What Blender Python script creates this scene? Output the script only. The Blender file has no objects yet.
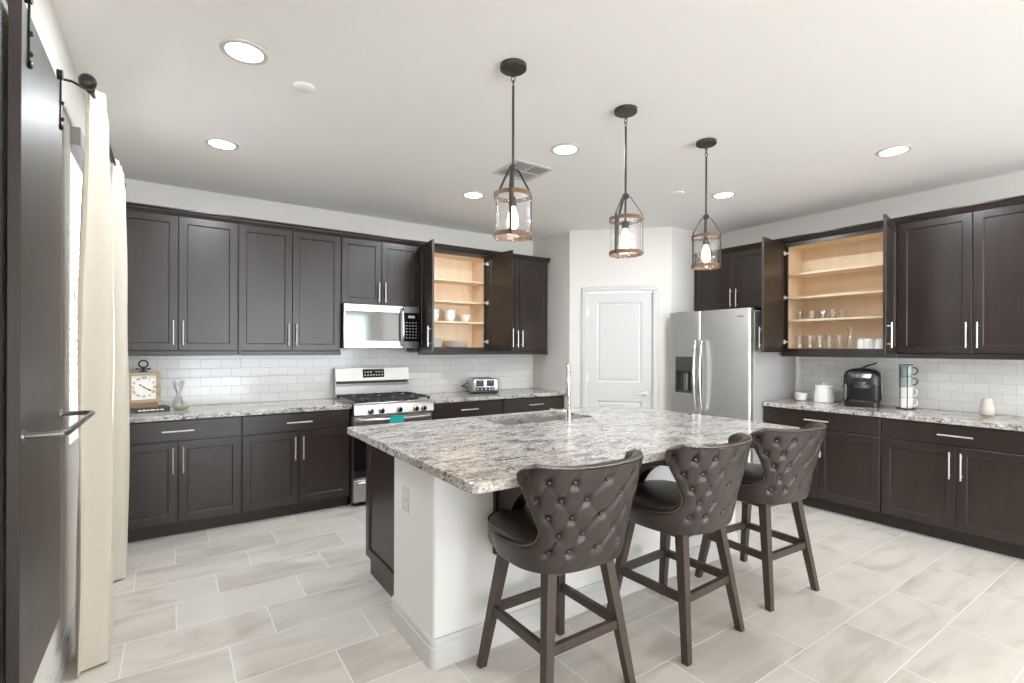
import bpy, bmesh, math, random
from mathutils import Vector, Matrix

# ------------------------------------------------------------------ scene, camera, sky, exposure
sc = bpy.context.scene
COL = sc.collection
PI = math.pi
R = math.radians
random.seed(7)

F_PX, YAW, PITCH, ROLL = 498.74, R(34.29), 0., .0038
EYE = (.029, .039, 1.4112)
cam_data = bpy.data.cameras.new('camera')
cam = bpy.data.objects.new('camera', cam_data)
COL.objects.link(cam)
cam_data.sensor_width = 36
cam_data.lens = F_PX / 1024 * 36
cam_data.shift_y = 7.26 / 1024
cam_data.clip_start = .02
fwd = Vector((math.sin(YAW) * math.cos(PITCH), math.cos(YAW) * math.cos(PITCH), math.sin(PITCH)))
rgt = Vector((math.cos(YAW), -math.sin(YAW), 0))
up = rgt.cross(fwd)
rgt2 = rgt * math.cos(ROLL) + up * math.sin(ROLL)
up2 = up * math.cos(ROLL) - rgt * math.sin(ROLL)
M3 = Matrix((rgt2, up2, -fwd)).transposed()
cam.matrix_world = Matrix.Translation(EYE) @ M3.to_4x4()
sc.camera = cam

world = bpy.data.worlds.new('sky')
sc.world = world
world.use_nodes = True
wnt = world.node_tree
wb = wnt.nodes['Background']
# hazy bright sky above the horizon, brighter glow below it added to light the ceiling
wtc = wnt.nodes.new('ShaderNodeTexCoord')
wsp = wnt.nodes.new('ShaderNodeSeparateXYZ')
wnt.links.new(wtc.outputs['Generated'], wsp.inputs[0])
wmr = wnt.nodes.new('ShaderNodeMapRange')
wmr.inputs['From Min'].default_value = -.06
wmr.inputs['From Max'].default_value = .06
wmr.inputs['To Min'].default_value = 8.6     # added glow below the horizon
wmr.inputs['To Max'].default_value = 4.8     # sky
wnt.links.new(wsp.outputs['Z'], wmr.inputs['Value'])
wnt.links.new(wmr.outputs[0], wb.inputs['Strength'])
wb.inputs['Color'].default_value = (.88, .965, 1.065, 1)

sc.view_settings.view_transform = 'Standard'
sc.view_settings.look = 'None'
sc.view_settings.gamma = 1
sc.view_settings.use_curve_mapping = False
sc.view_settings.exposure = .59
sc.cycles.max_bounces = 14
sc.cycles.diffuse_bounces = 8
sc.cycles.glossy_bounces = 5
sc.cycles.transparent_max_bounces = 24
sc.cycles.transmission_bounces = 8
sc.cycles.sample_clamp_indirect = 6
sc.cycles.caustics_reflective = False
sc.cycles.caustics_refractive = False
DOWNLIGHT_W = 10

# ------------------------------------------------------------------ materials
MATS = {}


def srgb(r, g, b):
    f = lambda c: (c / 255 / 12.92) if c / 255 <= .04045 else ((c / 255 + .055) / 1.055) ** 2.4
    return (f(r), f(g), f(b), 1)


def new_mat(name):
    m = bpy.data.materials.new(name)
    m.use_nodes = True
    nt = m.node_tree
    b = nt.nodes['Principled BSDF']
    MATS[name] = m
    return m, nt, b


def N(nt, t, **kw):
    n = nt.nodes.new(t)
    for k, v in kw.items():
        setattr(n, k, v)
    return n


def L(nt, a, b):
    nt.links.new(a, b)


def math_node(nt, op, a, b=None):
    n = N(nt, 'ShaderNodeMath', operation=op)
    for i, v in enumerate((a, b)):
        if v is None:
            continue
        if isinstance(v, (int, float)):
            n.inputs[i].default_value = v
        else:
            L(nt, v, n.inputs[i])
    return n.outputs[0]


def plain(name, col, rough=.5, metal=0., noise=0., nscale=8., bump=0., bscale=60., spec=None, coat=0.):
    m, nt, b = new_mat(name)
    b.inputs['Base Color'].default_value = col
    b.inputs['Roughness'].default_value = rough
    b.inputs['Metallic'].default_value = metal
    if spec is not None:
        b.inputs['Specular IOR Level'].default_value = spec
    if coat:
        b.inputs['Coat Weight'].default_value = coat
        b.inputs['Coat Roughness'].default_value = .12
    tc = N(nt, 'ShaderNodeTexCoord')
    nz = N(nt, 'ShaderNodeTexNoise')
    nz.inputs['Scale'].default_value = nscale
    nz.inputs['Detail'].default_value = 4
    L(nt, tc.outputs['Object'], nz.inputs['Vector'])
    mx = N(nt, 'ShaderNodeMix', data_type='RGBA')
    mx.inputs[6].default_value = [max(0, c * (1 - noise)) for c in col[:3]] + [1]
    mx.inputs[7].default_value = [min(1, c * (1 + noise)) for c in col[:3]] + [1]
    L(nt, nz.outputs['Fac'], mx.inputs[0])
    L(nt, mx.outputs[2], b.inputs['Base Color'])
    if bump:
        n2 = N(nt, 'ShaderNodeTexNoise')
        n2.inputs['Scale'].default_value = bscale
        n2.inputs['Detail'].default_value = 3
        L(nt, tc.outputs['Object'], n2.inputs['Vector'])
        bp = N(nt, 'ShaderNodeBump')
        bp.inputs['Strength'].default_value = bump
        bp.inputs['Distance'].default_value = .01
        L(nt, n2.outputs['Fac'], bp.inputs['Height'])
        L(nt, bp.outputs['Normal'], b.inputs['Normal'])
    return m


def wood(name, dark, light, rough, axis='Z', scale=7., spec=.5):
    m, nt, b = new_mat(name)
    tc = N(nt, 'ShaderNodeTexCoord')
    mp = N(nt, 'ShaderNodeMapping')
    s = [scale * 5, scale * 5, scale * 5]
    s['XYZ'.index(axis)] = scale * .35
    mp.inputs['Scale'].default_value = s
    L(nt, tc.outputs['Object'], mp.inputs['Vector'])
    nz = N(nt, 'ShaderNodeTexNoise')
    nz.inputs['Scale'].default_value = 1
    nz.inputs['Detail'].default_value = 6
    nz.inputs['Distortion'].default_value = .6
    L(nt, mp.outputs['Vector'], nz.inputs['Vector'])
    n2 = N(nt, 'ShaderNodeTexNoise')
    n2.inputs['Scale'].default_value = 2.2
    n2.inputs['Detail'].default_value = 2
    L(nt, tc.outputs['Object'], n2.inputs['Vector'])
    f = math_node(nt, 'ADD', math_node(nt, 'MULTIPLY', nz.outputs['Fac'], .6), math_node(nt, 'MULTIPLY', n2.outputs['Fac'], .4))
    rp = N(nt, 'ShaderNodeValToRGB')
    rp.color_ramp.elements[0].position = .32
    rp.color_ramp.elements[0].color = dark
    rp.color_ramp.elements[1].position = .68
    rp.color_ramp.elements[1].color = light
    L(nt, f, rp.inputs['Fac'])
    L(nt, rp.outputs['Color'], b.inputs['Base Color'])
    b.inputs['Roughness'].default_value = rough
    b.inputs['Specular IOR Level'].default_value = spec
    bp = N(nt, 'ShaderNodeBump')
    bp.inputs['Strength'].default_value = .06
    bp.inputs['Distance'].default_value = .004
    L(nt, nz.outputs['Fac'], bp.inputs['Height'])
    L(nt, bp.outputs['Normal'], b.inputs['Normal'])
    return m


def floor_mat():
    m, nt, b = new_mat('floor_tile')
    g = N(nt, 'ShaderNodeNewGeometry')
    sp = N(nt, 'ShaderNodeSeparateXYZ')
    L(nt, g.outputs['Position'], sp.inputs[0])
    TY, TX = .3068, .6135
    v = math_node(nt, 'DIVIDE', math_node(nt, 'SUBTRACT', sp.outputs['Y'], 2.427), TY)
    row = math_node(nt, 'FLOOR', v)
    fv = math_node(nt, 'SUBTRACT', v, row)
    u0 = math_node(nt, 'SUBTRACT', sp.outputs['X'], math_node(nt, 'ADD', math_node(nt, 'MULTIPLY', row, .2045), .257))
    u = math_node(nt, 'DIVIDE', u0, TX)
    colm = math_node(nt, 'FLOOR', u)
    fu = math_node(nt, 'SUBTRACT', u, colm)
    du = math_node(nt, 'MULTIPLY', math_node(nt, 'MINIMUM', fu, math_node(nt, 'SUBTRACT', 1, fu)), TX)
    dv = math_node(nt, 'MULTIPLY', math_node(nt, 'MINIMUM', fv, math_node(nt, 'SUBTRACT', 1, fv)), TY)
    d = math_node(nt, 'MINIMUM', du, dv)
    mr = N(nt, 'ShaderNodeMapRange')
    mr.inputs['From Min'].default_value = .0022
    mr.inputs['From Max'].default_value = .0038
    L(nt, d, mr.inputs['Value'])
    cmb = N(nt, 'ShaderNodeCombineXYZ')
    L(nt, colm, cmb.inputs[0])
    L(nt, row, cmb.inputs[1])
    wn = N(nt, 'ShaderNodeTexWhiteNoise', noise_dimensions='3D')
    L(nt, cmb.outputs[0], wn.inputs['Vector'])
    # cloudy drifts running with each tile, shifted per tile
    off = N(nt, 'ShaderNodeVectorMath', operation='SCALE')
    off.inputs['Scale'].default_value = 9.0
    L(nt, wn.outputs['Color'], off.inputs[0])
    add = N(nt, 'ShaderNodeVectorMath', operation='ADD')
    L(nt, g.outputs['Position'], add.inputs[0])
    L(nt, off.outputs[0], add.inputs[1])
    mp = N(nt, 'ShaderNodeMapping')
    mp.inputs['Scale'].default_value = (2.2, 6.5, 1)
    mp.inputs['Rotation'].default_value = (0, 0, R(8))
    L(nt, add.outputs[0], mp.inputs['Vector'])
    nz = N(nt, 'ShaderNodeTexNoise')
    nz.inputs['Scale'].default_value = 1.0
    nz.inputs['Detail'].default_value = 5
    nz.inputs['Roughness'].default_value = .55
    nz.inputs['Distortion'].default_value = .7
    L(nt, mp.outputs[0], nz.inputs['Vector'])
    f = math_node(nt, 'ADD', math_node(nt, 'MULTIPLY', nz.outputs['Fac'], .85), math_node(nt, 'MULTIPLY', wn.outputs['Value'], .15))
    rp = N(nt, 'ShaderNodeValToRGB')
    e = rp.color_ramp.elements
    e[0].position, e[0].color = .34, srgb(188, 180, 170)
    e[1].position, e[1].color = .66, srgb(213, 206, 197)
    k = e.new(.5)
    k.color = srgb(207, 200, 190)
    L(nt, f, rp.inputs['Fac'])
    mx = N(nt, 'ShaderNodeMix', data_type='RGBA')
    mx.inputs[6].default_value = srgb(229, 225, 218)
    L(nt, mr.outputs[0], mx.inputs[0])
    L(nt, rp.outputs['Color'], mx.inputs[7])
    L(nt, mx.outputs[2], b.inputs['Base Color'])
    b.inputs['Roughness'].default_value = .42
    bp = N(nt, 'ShaderNodeBump')
    bp.inputs['Strength'].default_value = .25
    bp.inputs['Distance'].default_value = .002
    L(nt, mr.outputs[0], bp.inputs['Height'])
    L(nt, bp.outputs['Normal'], b.inputs['Normal'])
    return m


def subway_mat(name, axis):
    m, nt, b = new_mat(name)
    g = N(nt, 'ShaderNodeNewGeometry')
    sp = N(nt, 'ShaderNodeSeparateXYZ')
    L(nt, g.outputs['Position'], sp.inputs[0])
    cmb = N(nt, 'ShaderNodeCombineXYZ')
    L(nt, sp.outputs[axis], cmb.inputs[0])
    L(nt, math_node(nt, 'SUBTRACT', sp.outputs['Z'], .916), cmb.inputs[1])
    br = N(nt, 'ShaderNodeTexBrick')
    br.offset = .5
    br.inputs['Scale'].default_value = 1
    br.inputs['Brick Width'].default_value = .1555
    br.inputs['Row Height'].default_value = .0785
    br.inputs['Mortar Size'].default_value = .0016
    br.inputs['Mortar Smooth'].default_value = .4
    br.inputs['Color1'].default_value = srgb(236, 234, 230)
    br.inputs['Color2'].default_value = srgb(230, 228, 223)
    br.inputs['Mortar'].default_value = srgb(196, 192, 185)
    L(nt, cmb.outputs[0], br.inputs['Vector'])
    L(nt, br.outputs['Color'], b.inputs['Base Color'])
    b.inputs['Roughness'].default_value = .13
    bp = N(nt, 'ShaderNodeBump')
    bp.invert = True
    bp.inputs['Strength'].default_value = .5
    bp.inputs['Distance'].default_value = .003
    L(nt, br.outputs['Fac'], bp.inputs['Height'])
    L(nt, bp.outputs['Normal'], b.inputs['Normal'])
    return m


def granite_mat():
    m, nt, b = new_mat('granite')
    g = N(nt, 'ShaderNodeNewGeometry')
    mp = N(nt, 'ShaderNodeMapping')
    mp.inputs['Scale'].default_value = (7.5, 17, 17)
    mp.inputs['Rotation'].default_value = (0, 0, R(-12))
    L(nt, g.outputs['Position'], mp.inputs['Vector'])

    def noise(scale, detail, rough, dist, vec, off=0):
        n = N(nt, 'ShaderNodeTexNoise')
        n.inputs['Scale'].default_value = scale
        n.inputs['Detail'].default_value = detail
        n.inputs['Roughness'].default_value = rough
        n.inputs['Distortion'].default_value = dist
        L(nt, vec, n.inputs['Vector'])
        return n.outputs['Fac']

    def ramp(fac, stops):
        r = N(nt, 'ShaderNodeValToRGB')
        e = r.color_ramp.elements
        e[0].position, e[0].color = stops[0]
        e[1].position, e[1].color = stops[-1]
        for p, c in stops[1:-1]:
            k = e.new(p)
            k.color = c
        L(nt, fac, r.inputs['Fac'])
        return r.outputs['Color']
    W = (1, 1, 1, 1)
    K = (0, 0, 0, 1)
    base = ramp(noise(1.0, 7, .66, .9, mp.outputs[0]), [(.32, srgb(128, 120, 114)), (.42, srgb(172, 165, 158)), (.51, srgb(203, 198, 192)), (.72, srgb(224, 221, 216))])
    fine = ramp(noise(85, 3, .7, .2, g.outputs['Position']), [(.38, srgb(140, 135, 130)), (.52, W)])
    m1 = N(nt, 'ShaderNodeMix', data_type='RGBA', blend_type='MULTIPLY')
    m1.inputs[0].default_value = .75
    L(nt, base, m1.inputs[6])
    L(nt, fine, m1.inputs[7])
    # dark mineral flecks gathered in streaks
    mp2 = N(nt, 'ShaderNodeMapping')
    mp2.inputs['Scale'].default_value = (34, 70, 70)
    mp2.inputs['Rotation'].default_value = (0, 0, R(-12))
    L(nt, g.outputs['Position'], mp2.inputs['Vector'])
    fl = noise(1.0, 4, .65, .8, mp2.outputs[0])
    zone = noise(.8, 3, .5, .5, mp.outputs[0])
    fsum = math_node(nt, 'ADD', fl, math_node(nt, 'MULTIPLY', math_node(nt, 'SUBTRACT', zone, .5), .55))
    flk = ramp(fsum, [(.57, K), (.63, W)])
    m2 = N(nt, 'ShaderNodeMix', data_type='RGBA')
    L(nt, flk, m2.inputs[0])
    L(nt, m1.outputs[2], m2.inputs[6])
    m2.inputs[7].default_value = srgb(92, 82, 77)
    # tan patches
    tan = ramp(noise(3.2, 2, .5, .3, g.outputs['Position']), [(.58, K), (.75, (.3, .3, .3, 1))])
    m3 = N(nt, 'ShaderNodeMix', data_type='RGBA', blend_type='MULTIPLY')
    L(nt, tan, m3.inputs[0])
    L(nt, m2.outputs[2], m3.inputs[6])
    m3.inputs[7].default_value = srgb(232, 208, 180)
    L(nt, m3.outputs[2], b.inputs['Base Color'])
    b.inputs['Roughness'].default_value = .14
    b.inputs['Specular IOR Level'].default_value = .36
    return m


def glass_mat(name, tint=(1, 1, 1, 1), rough=.02, seeds=False, base=.06):
    """thin clear glass: see-through with a Fresnel sheen"""
    m, nt, b = new_mat(name)
    out = nt.nodes['Material Output']
    tr = N(nt, 'ShaderNodeBsdfTransparent')
    tr.inputs['Color'].default_value = tint
    gl = N(nt, 'ShaderNodeBsdfGlossy')
    gl.inputs['Roughness'].default_value = rough
    lw = N(nt, 'ShaderNodeLayerWeight')
    lw.inputs['Blend'].default_value = .25
    f = math_node(nt, 'ADD', math_node(nt, 'MULTIPLY', lw.outputs['Facing'], .4), base)
    if seeds:
        tc = N(nt, 'ShaderNodeTexCoord')
        vo = N(nt, 'ShaderNodeTexNoise')
        vo.inputs['Scale'].default_value = 70
        vo.inputs['Detail'].default_value = 2
        L(nt, tc.outputs['Object'], vo.inputs['Vector'])
        bp = N(nt, 'ShaderNodeBump')
        bp.inputs['Strength'].default_value = .6
        bp.inputs['Distance'].default_value = .004
        L(nt, vo.outputs['Fac'], bp.inputs['Height'])
        L(nt, bp.outputs['Normal'], gl.inputs['Normal'])
        sd = N(nt, 'ShaderNodeMapRange')
        sd.inputs['From Min'].default_value = .58
        sd.inputs['From Max'].default_value = .66
        sd.inputs['To Max'].default_value = .25
        L(nt, vo.outputs['Fac'], sd.inputs['Value'])
        f = math_node(nt, 'ADD', f, sd.outputs[0])
    mx = N(nt, 'ShaderNodeMixShader')
    L(nt, f, mx.inputs[0])
    L(nt, tr.outputs[0], mx.inputs[1])
    L(nt, gl.outputs[0], mx.inputs[2])
    L(nt, mx.outputs[0], out.inputs['Surface'])
    return m


def emit_mat(name, col, strength):
    m, nt, b = new_mat(name)
    b.inputs['Base Color'].default_value = (.9, .9, .9, 1)
    b.inputs['Emission Color'].default_value = col
    b.inputs['Emission Strength'].default_value = strength
    return m


WALL = plain('wall_paint', srgb(222, 217, 209), .75, noise=.015, bump=.12, bscale=90)
CEIL = plain('ceiling_paint', srgb(243, 241, 238), .85, noise=.01, bump=.1, bscale=110)
WHITE = plain('white_trim_paint', srgb(208, 206, 202), .4, noise=.01)
PONY = plain('pony_wall_paint', srgb(232, 230, 226), .7, noise=.012, bump=.12, bscale=90)
FLOOR = floor_mat()
TILE_X = subway_mat('subway_tile_back', 'X')
TILE_Y = subway_mat('subway_tile_right', 'Y')
GRANITE = granite_mat()
CAB = wood('espresso_cabinet', srgb(41, 32, 27), srgb(54, 44, 38), .31, 'Z', 7, .52)
CAB_H = wood('espresso_drawer', srgb(41, 32, 27), srgb(54, 44, 38), .31, 'X', 7, .52)
CAB_DK = plain('toe_kick_dark', srgb(42, 37, 34), .5, noise=.1)
MAPLE = wood('maple_interior', srgb(232, 208, 176), srgb(242, 224, 198), .5, 'Z', 5, .4)
MAPLE_H = wood('maple_shelf', srgb(232, 208, 176), srgb(242, 224, 198), .5, 'X', 5, .4)
NICKEL = plain('satin_nickel', srgb(232, 224, 220), .36, 1, noise=.03)
STEEL = plain('stainless_steel', srgb(188, 186, 183), .3, 1, noise=.02, nscale=3)
STEEL_V = plain('stainless_steel_upright', srgb(214, 212, 209), .4, .88, noise=.02, nscale=2)
STEEL_DK = plain('dark_steel', srgb(120, 117, 114), .35, .85, noise=.05)
CHROME = plain('chrome', srgb(225, 222, 218), .08, 1)
SINK = plain('sink_steel', srgb(214, 212, 209), .3, .9, noise=.03)
GREYSIDE = plain('grey_appliance_paint', srgb(178, 175, 172), .45, noise=.03, bump=.05, bscale=300)
BLACKGLASS = plain('black_glass', srgb(20, 20, 21), .05, noise=.05)
MIRRORGLASS = plain('tinted_oven_glass', srgb(120, 122, 120), .07, .75, noise=.03)
BLACK = plain('black_plastic', srgb(30, 29, 28), .32, noise=.1)
IRON = plain('cast_iron', srgb(44, 43, 42), .55, noise=.15, bump=.1, bscale=200)
GUNMETAL = plain('pendant_metal', srgb(74, 72, 70), .45, .6, noise=.08)
ORB = plain('oil_rubbed_bronze', srgb(52, 46, 43), .38, .6, noise=.1)
BAND = wood('pendant_wood_band', srgb(92, 66, 46), srgb(138, 104, 76), .5, 'X', 12)
SEEDED = glass_mat('seeded_glass', seeds=True, base=.05)
GLASS = glass_mat('clear_glass', base=.09)
BULB = emit_mat('glowing_bulb', (1, .86, .66, 1), 9)
LED = emit_mat('downlight_lens', (1, .95, .88, 1), 9)
LEATHER = plain('brown_leather', srgb(52, 43, 38), .33, noise=.16, nscale=14, bump=.1, bscale=160, spec=.6)
LEATHER_D = plain('seat_leather', srgb(52, 44, 40), .33, noise=.14, nscale=14, bump=.1, bscale=160, spec=.6)
NAIL = plain('aged_brass_nail', srgb(132, 119, 104), .35, .9, noise=.1)
LEGWOOD = wood('stool_wood', srgb(52, 42, 35), srgb(78, 65, 55), .42, 'Z', 9)
BARN = wood('barn_door_wood', srgb(52, 45, 40), srgb(68, 60, 54), .42, 'Z', 4)
BARN_E = wood('barn_door_edge_wood', srgb(88, 80, 74), srgb(116, 104, 95), .5, 'Z', 4)
LINEN = plain('linen_curtain', srgb(200, 190, 174), .85, noise=.05, nscale=40, bump=.25, bscale=260)
BLIND = plain('white_blind', srgb(240, 240, 238), .5)
CERAMIC = plain('white_ceramic', srgb(240, 238, 234), .15)
BEIGE = plain('beige_ceramic', srgb(205, 196, 186), .3, noise=.05)
TEAL = plain('teal_label', srgb(30, 168, 168), .45)
CLOCKWOOD = wood('weathered_wood', srgb(150, 128, 106), srgb(190, 168, 142), .6, 'X', 10)
CREAM = plain('cream_paper', srgb(240, 236, 226), .6, noise=.02)
BOOKTAN = plain('tan_book_cloth', srgb(138, 112, 78), .6, noise=.06)
BOOKBLK = plain('black_book_cloth', srgb(40, 38, 38), .45)
SAGE = plain('pale_green_ceramic', srgb(178, 176, 150), .3, noise=.06)
MUGTEAL = plain('grey_green_ceramic', srgb(150, 163, 159), .2, noise=.05)
MUGPINK = plain('pale_pink_ceramic', srgb(232, 222, 217), .2)
VENTDK = plain('duct_shadow', srgb(58, 56, 55), .8)

# ------------------------------------------------------------------ mesh helpers


class MB:
    def __init__(self):
        self.bm = bmesh.new()

    def box(self, x0, x1, y0, y1, z0, z1, bev=0., seg=1):
        bm = self.bm
        v = [bm.verts.new((x, y, z)) for z in (z0, z1) for y in (y0, y1) for x in (x0, x1)]
        fs = [(0, 2, 3, 1), (4, 5, 7, 6), (0, 1, 5, 4), (2, 6, 7, 3), (0, 4, 6, 2), (1, 3, 7, 5)]
        faces = [bm.faces.new([v[i] for i in f]) for f in fs]
        if bev:
            es = list({e for f in faces for e in f.edges})
            bmesh.ops.bevel(bm, geom=es, offset=bev, segments=seg, affect='EDGES', profile=.5)
        return self

    def hexa(self, lo, hi):
        """frustum from 4 lower points to 4 upper points (same winding)"""
        bm = self.bm
        a = [bm.verts.new(p) for p in lo]
        b = [bm.verts.new(p) for p in hi]
        bm.faces.new(a[::-1])
        bm.faces.new(b)
        for i in range(4):
            j = (i + 1) % 4
            bm.faces.new((a[i], a[j], b[j], b[i]))
        return self

    def cyl(self, p0, p1, r0, r1=None, n=16):
        r1 = r0 if r1 is None else r1
        return self.tube([p0, p1], [r0, r1], n)

    def tube(self, pts, r, n=10, closed=False):
        bm = self.bm
        pts = [Vector(p) for p in pts]
        rs = r if isinstance(r, (list, tuple)) else [r] * len(pts)
        rings = []
        prev = None
        m = len(pts)
        for i, p in enumerate(pts):
            if closed:
                t = pts[(i + 1) % m] - pts[i - 1]
            else:
                t = pts[min(i + 1, m - 1)] - pts[max(i - 1, 0)]
            if t.length < 1e-9:
                t = Vector((0, 0, 1))
            t.normalize()
            if prev is None:
                a = Vector((0, 0, 1)) if abs(t.z) < .9 else Vector((1, 0, 0))
                u = t.cross(a).normalized()
            else:
                u = (prev - t * prev.dot(t)).normalized()
            prev = u
            w = t.cross(u)
            rings.append([bm.verts.new(p + (u * math.cos(2 * PI * k / n) + w * math.sin(2 * PI * k / n)) * rs[i]) for k in range(n)])
        cnt = m if closed else m - 1
        for i in range(cnt):
            A, B = rings[i], rings[(i + 1) % m]
            for k in range(n):
                bm.faces.new((A[k], A[(k + 1) % n], B[(k + 1) % n], B[k]))
        if not closed:
            bm.faces.new(rings[0][::-1])
            bm.faces.new(rings[-1])
        return self

    def lathe(self, prof, c=(0, 0, 0), n=28, close=False):
        """prof: list of (r,z); ends with r=0 become poles"""
        bm = self.bm
        cx, cy, cz = c
        rings = []
        for r, z in prof:
            if r <= 1e-6:
                rings.append([bm.verts.new((cx, cy, cz + z))])
            else:
                rings.append([bm.verts.new((cx + r * math.cos(2 * PI * k / n), cy + r * math.sin(2 * PI * k / n), cz + z)) for k in range(n)])
        seq = list(zip(rings[:-1], rings[1:]))
        if close:
            seq.append((rings[-1], rings[0]))
        for A, B in seq:
            for k in range(n):
                a0, a1 = A[k % len(A)], A[(k + 1) % n % len(A)]
                b0, b1 = B[k % len(B)], B[(k + 1) % n % len(B)]
                if len(A) == 1 and len(B) == 1:
                    continue
                if len(A) == 1:
                    bm.faces.new((a0, b1, b0))
                elif len(B) == 1:
                    bm.faces.new((a0, a1, b0))
                else:
                    bm.faces.new((a0, a1, b1, b0))
        return self

    def prism(self, poly, axis, a, b):
        """poly: 2-D points; axis: extrusion axis. X: poly is (y,z); Y: (x,z); Z: (x,y)"""
        bm = self.bm
        P = {'X': lambda q, t: (t, q[0], q[1]), 'Y': lambda q, t: (q[0], t, q[1]), 'Z': lambda q, t: (q[0], q[1], t)}[axis]
        A = [bm.verts.new(P(q, a)) for q in poly]
        B = [bm.verts.new(P(q, b)) for q in poly]
        bm.faces.new(A[::-1])
        bm.faces.new(B)
        n = len(poly)
        for i in range(n):
            bm.faces.new((A[i], A[(i + 1) % n], B[(i + 1) % n], B[i]))
        return self

    def ball(self, c, r, s=(1, 1, 1), n=14):
        M = Matrix.Translation(c) @ Matrix.Diagonal((r * s[0], r * s[1], r * s[2], 1))
        bmesh.ops.create_uvsphere(self.bm, u_segments=n, v_segments=max(6, n // 2), radius=1, matrix=M)
        return self

    def build(self, name, mat, parent=None, loc=(0, 0, 0), rotz=0., label=None, smooth=True, angle=35, recalc=True):
        bm = self.bm
        if recalc:
            bmesh.ops.recalc_face_normals(bm, faces=bm.faces)
        me = bpy.data.meshes.new(name)
        bm.to_mesh(me)
        bm.free()
        me.materials.append(mat)
        if smooth:
            for p in me.polygons:
                p.use_smooth = True
            me.set_sharp_from_angle(angle=R(angle))
        o = bpy.data.objects.new(name, me)
        COL.objects.link(o)
        o.location = loc
        o.rotation_euler = (0, 0, rotz)
        if parent:
            o.parent = parent
        if label:
            o['label'] = label
        return o


def thing(name, label, cat, loc=(0, 0, 0), rotz=0., group=None):
    o = bpy.data.objects.new(name, None)
    o.empty_display_size = .1
    COL.objects.link(o)
    o.location = loc
    o.rotation_euler = (0, 0, rotz)
    return tag(o, label, cat, group)


def tag(o, label, cat, group=None):
    o['label'] = label
    o['category'] = cat
    if group:
        o['group'] = group
    return o


def struct(o, label=None, cat=None):
    o['kind'] = 'structure'
    if label:
        o['label'] = label
    if cat:
        o['category'] = cat
    return o


def dup_tree(o, parent=None):
    c = o.copy()
    COL.objects.link(c)
    if parent:
        c.parent = parent
    for ch in list(o.children):
        dup_tree(ch, c)
    return c


# ------------------------------------------------------------------ room dimensions
YW, XW, XL, H = 5.13, 5.345, -.368, 2.774
XRET, YDL = 3.818, 4.42            # pantry corner, back side
XDR, YDR = 4.605, 3.615            # pantry corner, fridge side
YREAR, XFAR = -5.6, 5.345

struct(MB().box(-.6, 5.6, YREAR - .2, 5.4, -.12, 0).build('floor', FLOOR), 'pale stone look tile floor laid in thirds', 'floor')
struct(MB().box(-.6, 5.6, YREAR - .2, 5.4, H, H + .12).build('ceiling', CEIL), 'smooth off white ceiling', 'ceiling')
struct(MB().box(-.6, XRET + .12, YW, YW + .15, 0, H).build('wall_back', WALL), 'off white wall behind the range', 'wall')
struct(MB().box(XW, XW + .15, YREAR, YDR + .12, 0, H).build('wall_right', WALL), 'off white wall behind the coffee counter', 'wall')
struct(MB().prism([(XRET, YW), (XRET, YDL), (XRET + .1, YDL + .06), (XRET + .12, YW)], 'Z', 0, H).build('wall_pantry_back', WALL), 'short return wall beside the pantry', 'wall')
struct(MB().prism([(XDR, YDR), (XW, YDR), (XW, YDR + .12), (XDR + .06, YDR + .1)], 'Z', 0, H).build('wall_pantry_fridge', WALL), 'short return wall beside the fridge', 'wall')
# diagonal pantry wall with its doorway: local x runs from the back corner to the fridge corner
dx, dy = XDR - XRET, YDR - YDL
DLEN = math.hypot(dx, dy)
DANG = math.atan2(dy, dx)
D0, D1, DTOP = .198, .926, 2.062
w = MB()
w.box(0, D0, 0, .1, 0, H)
w.box(D1, DLEN, 0, .1, 0, H)
w.box(D0, D1, 0, .1, DTOP, H)
struct(w.build('wall_pantry', WALL, None, (XRET, YDL, 0), DANG), 'diagonal corner wall around the pantry door', 'wall')
# left wall with a window opening
WY0, WY1, WZ0, WZ1 = 3.15, 3.96, .92, 2.46
w = MB()
w.box(XL - .14, XL, YREAR, -5.2, 0, H)
w.box(XL - .14, XL, -5.2, -4.0, 2.5, H)  # gap below is the added daylight opening
w.box(XL - .14, XL, -4.0, WY0, 0, H)
w.box(XL - .14, XL, WY1, YW, 0, H)
w.box(XL - .14, XL, WY0, WY1, 0, WZ0)
w.box(XL - .14, XL, WY0, WY1, WZ1, H)
struct(w.build('wall_left', WALL), 'off white wall with the curtained window', 'wall')
# unseen rear of the great room: opening sized to spread daylight evenly
w = MB()
w.box(XL, .1, YREAR - .15, YREAR, 0, H)
w.box(5.0, XW, YREAR - .15, YREAR, 0, H)
w.box(.1, 5.0, YREAR - .15, YREAR, 2.5, H)
struct(w.build('wall_rear', WALL), 'wall with wide opening behind the viewer', 'wall')
w = MB()  # frame of an unseen opening added to balance the daylight
for y in (-5.2, -4.08):
    w.box(XL - .11, XL - .05, y, y + .08, 0, 2.5)
w.box(XL - .11, XL - .05, -5.2, -4.0, 2.42, 2.5)
struct(w.build('added_window', WHITE), 'unseen white framed opening added for daylight behind the viewer at the left', 'window')
w = MB()
for x in (.1, 1.7, 3.3, 4.92):
    w.box(x, x + .08, YREAR - .1, YREAR - .04, 0, 2.5)
w.box(.1, 5.0, YREAR - .1, YREAR - .04, 2.42, 2.5)
struct(w.build('window_2', WHITE), 'tall white framed opening behind the viewer, unseen and sized for daylight', 'window')


def base_board(name, x0, x1, h=.13, loc=(0, 0, 0), rotz=0., parent=None, t=.016):
    p = [(0, 0), (-t, 0), (-t, h - .035), (-t + .004, h - .03), (-t + .004, h - .012), (-t + .010, h), (0, h)]
    return MB().prism(p, 'X', x0, x1).build(name, WHITE, parent, loc, rotz, smooth=False)


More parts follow.
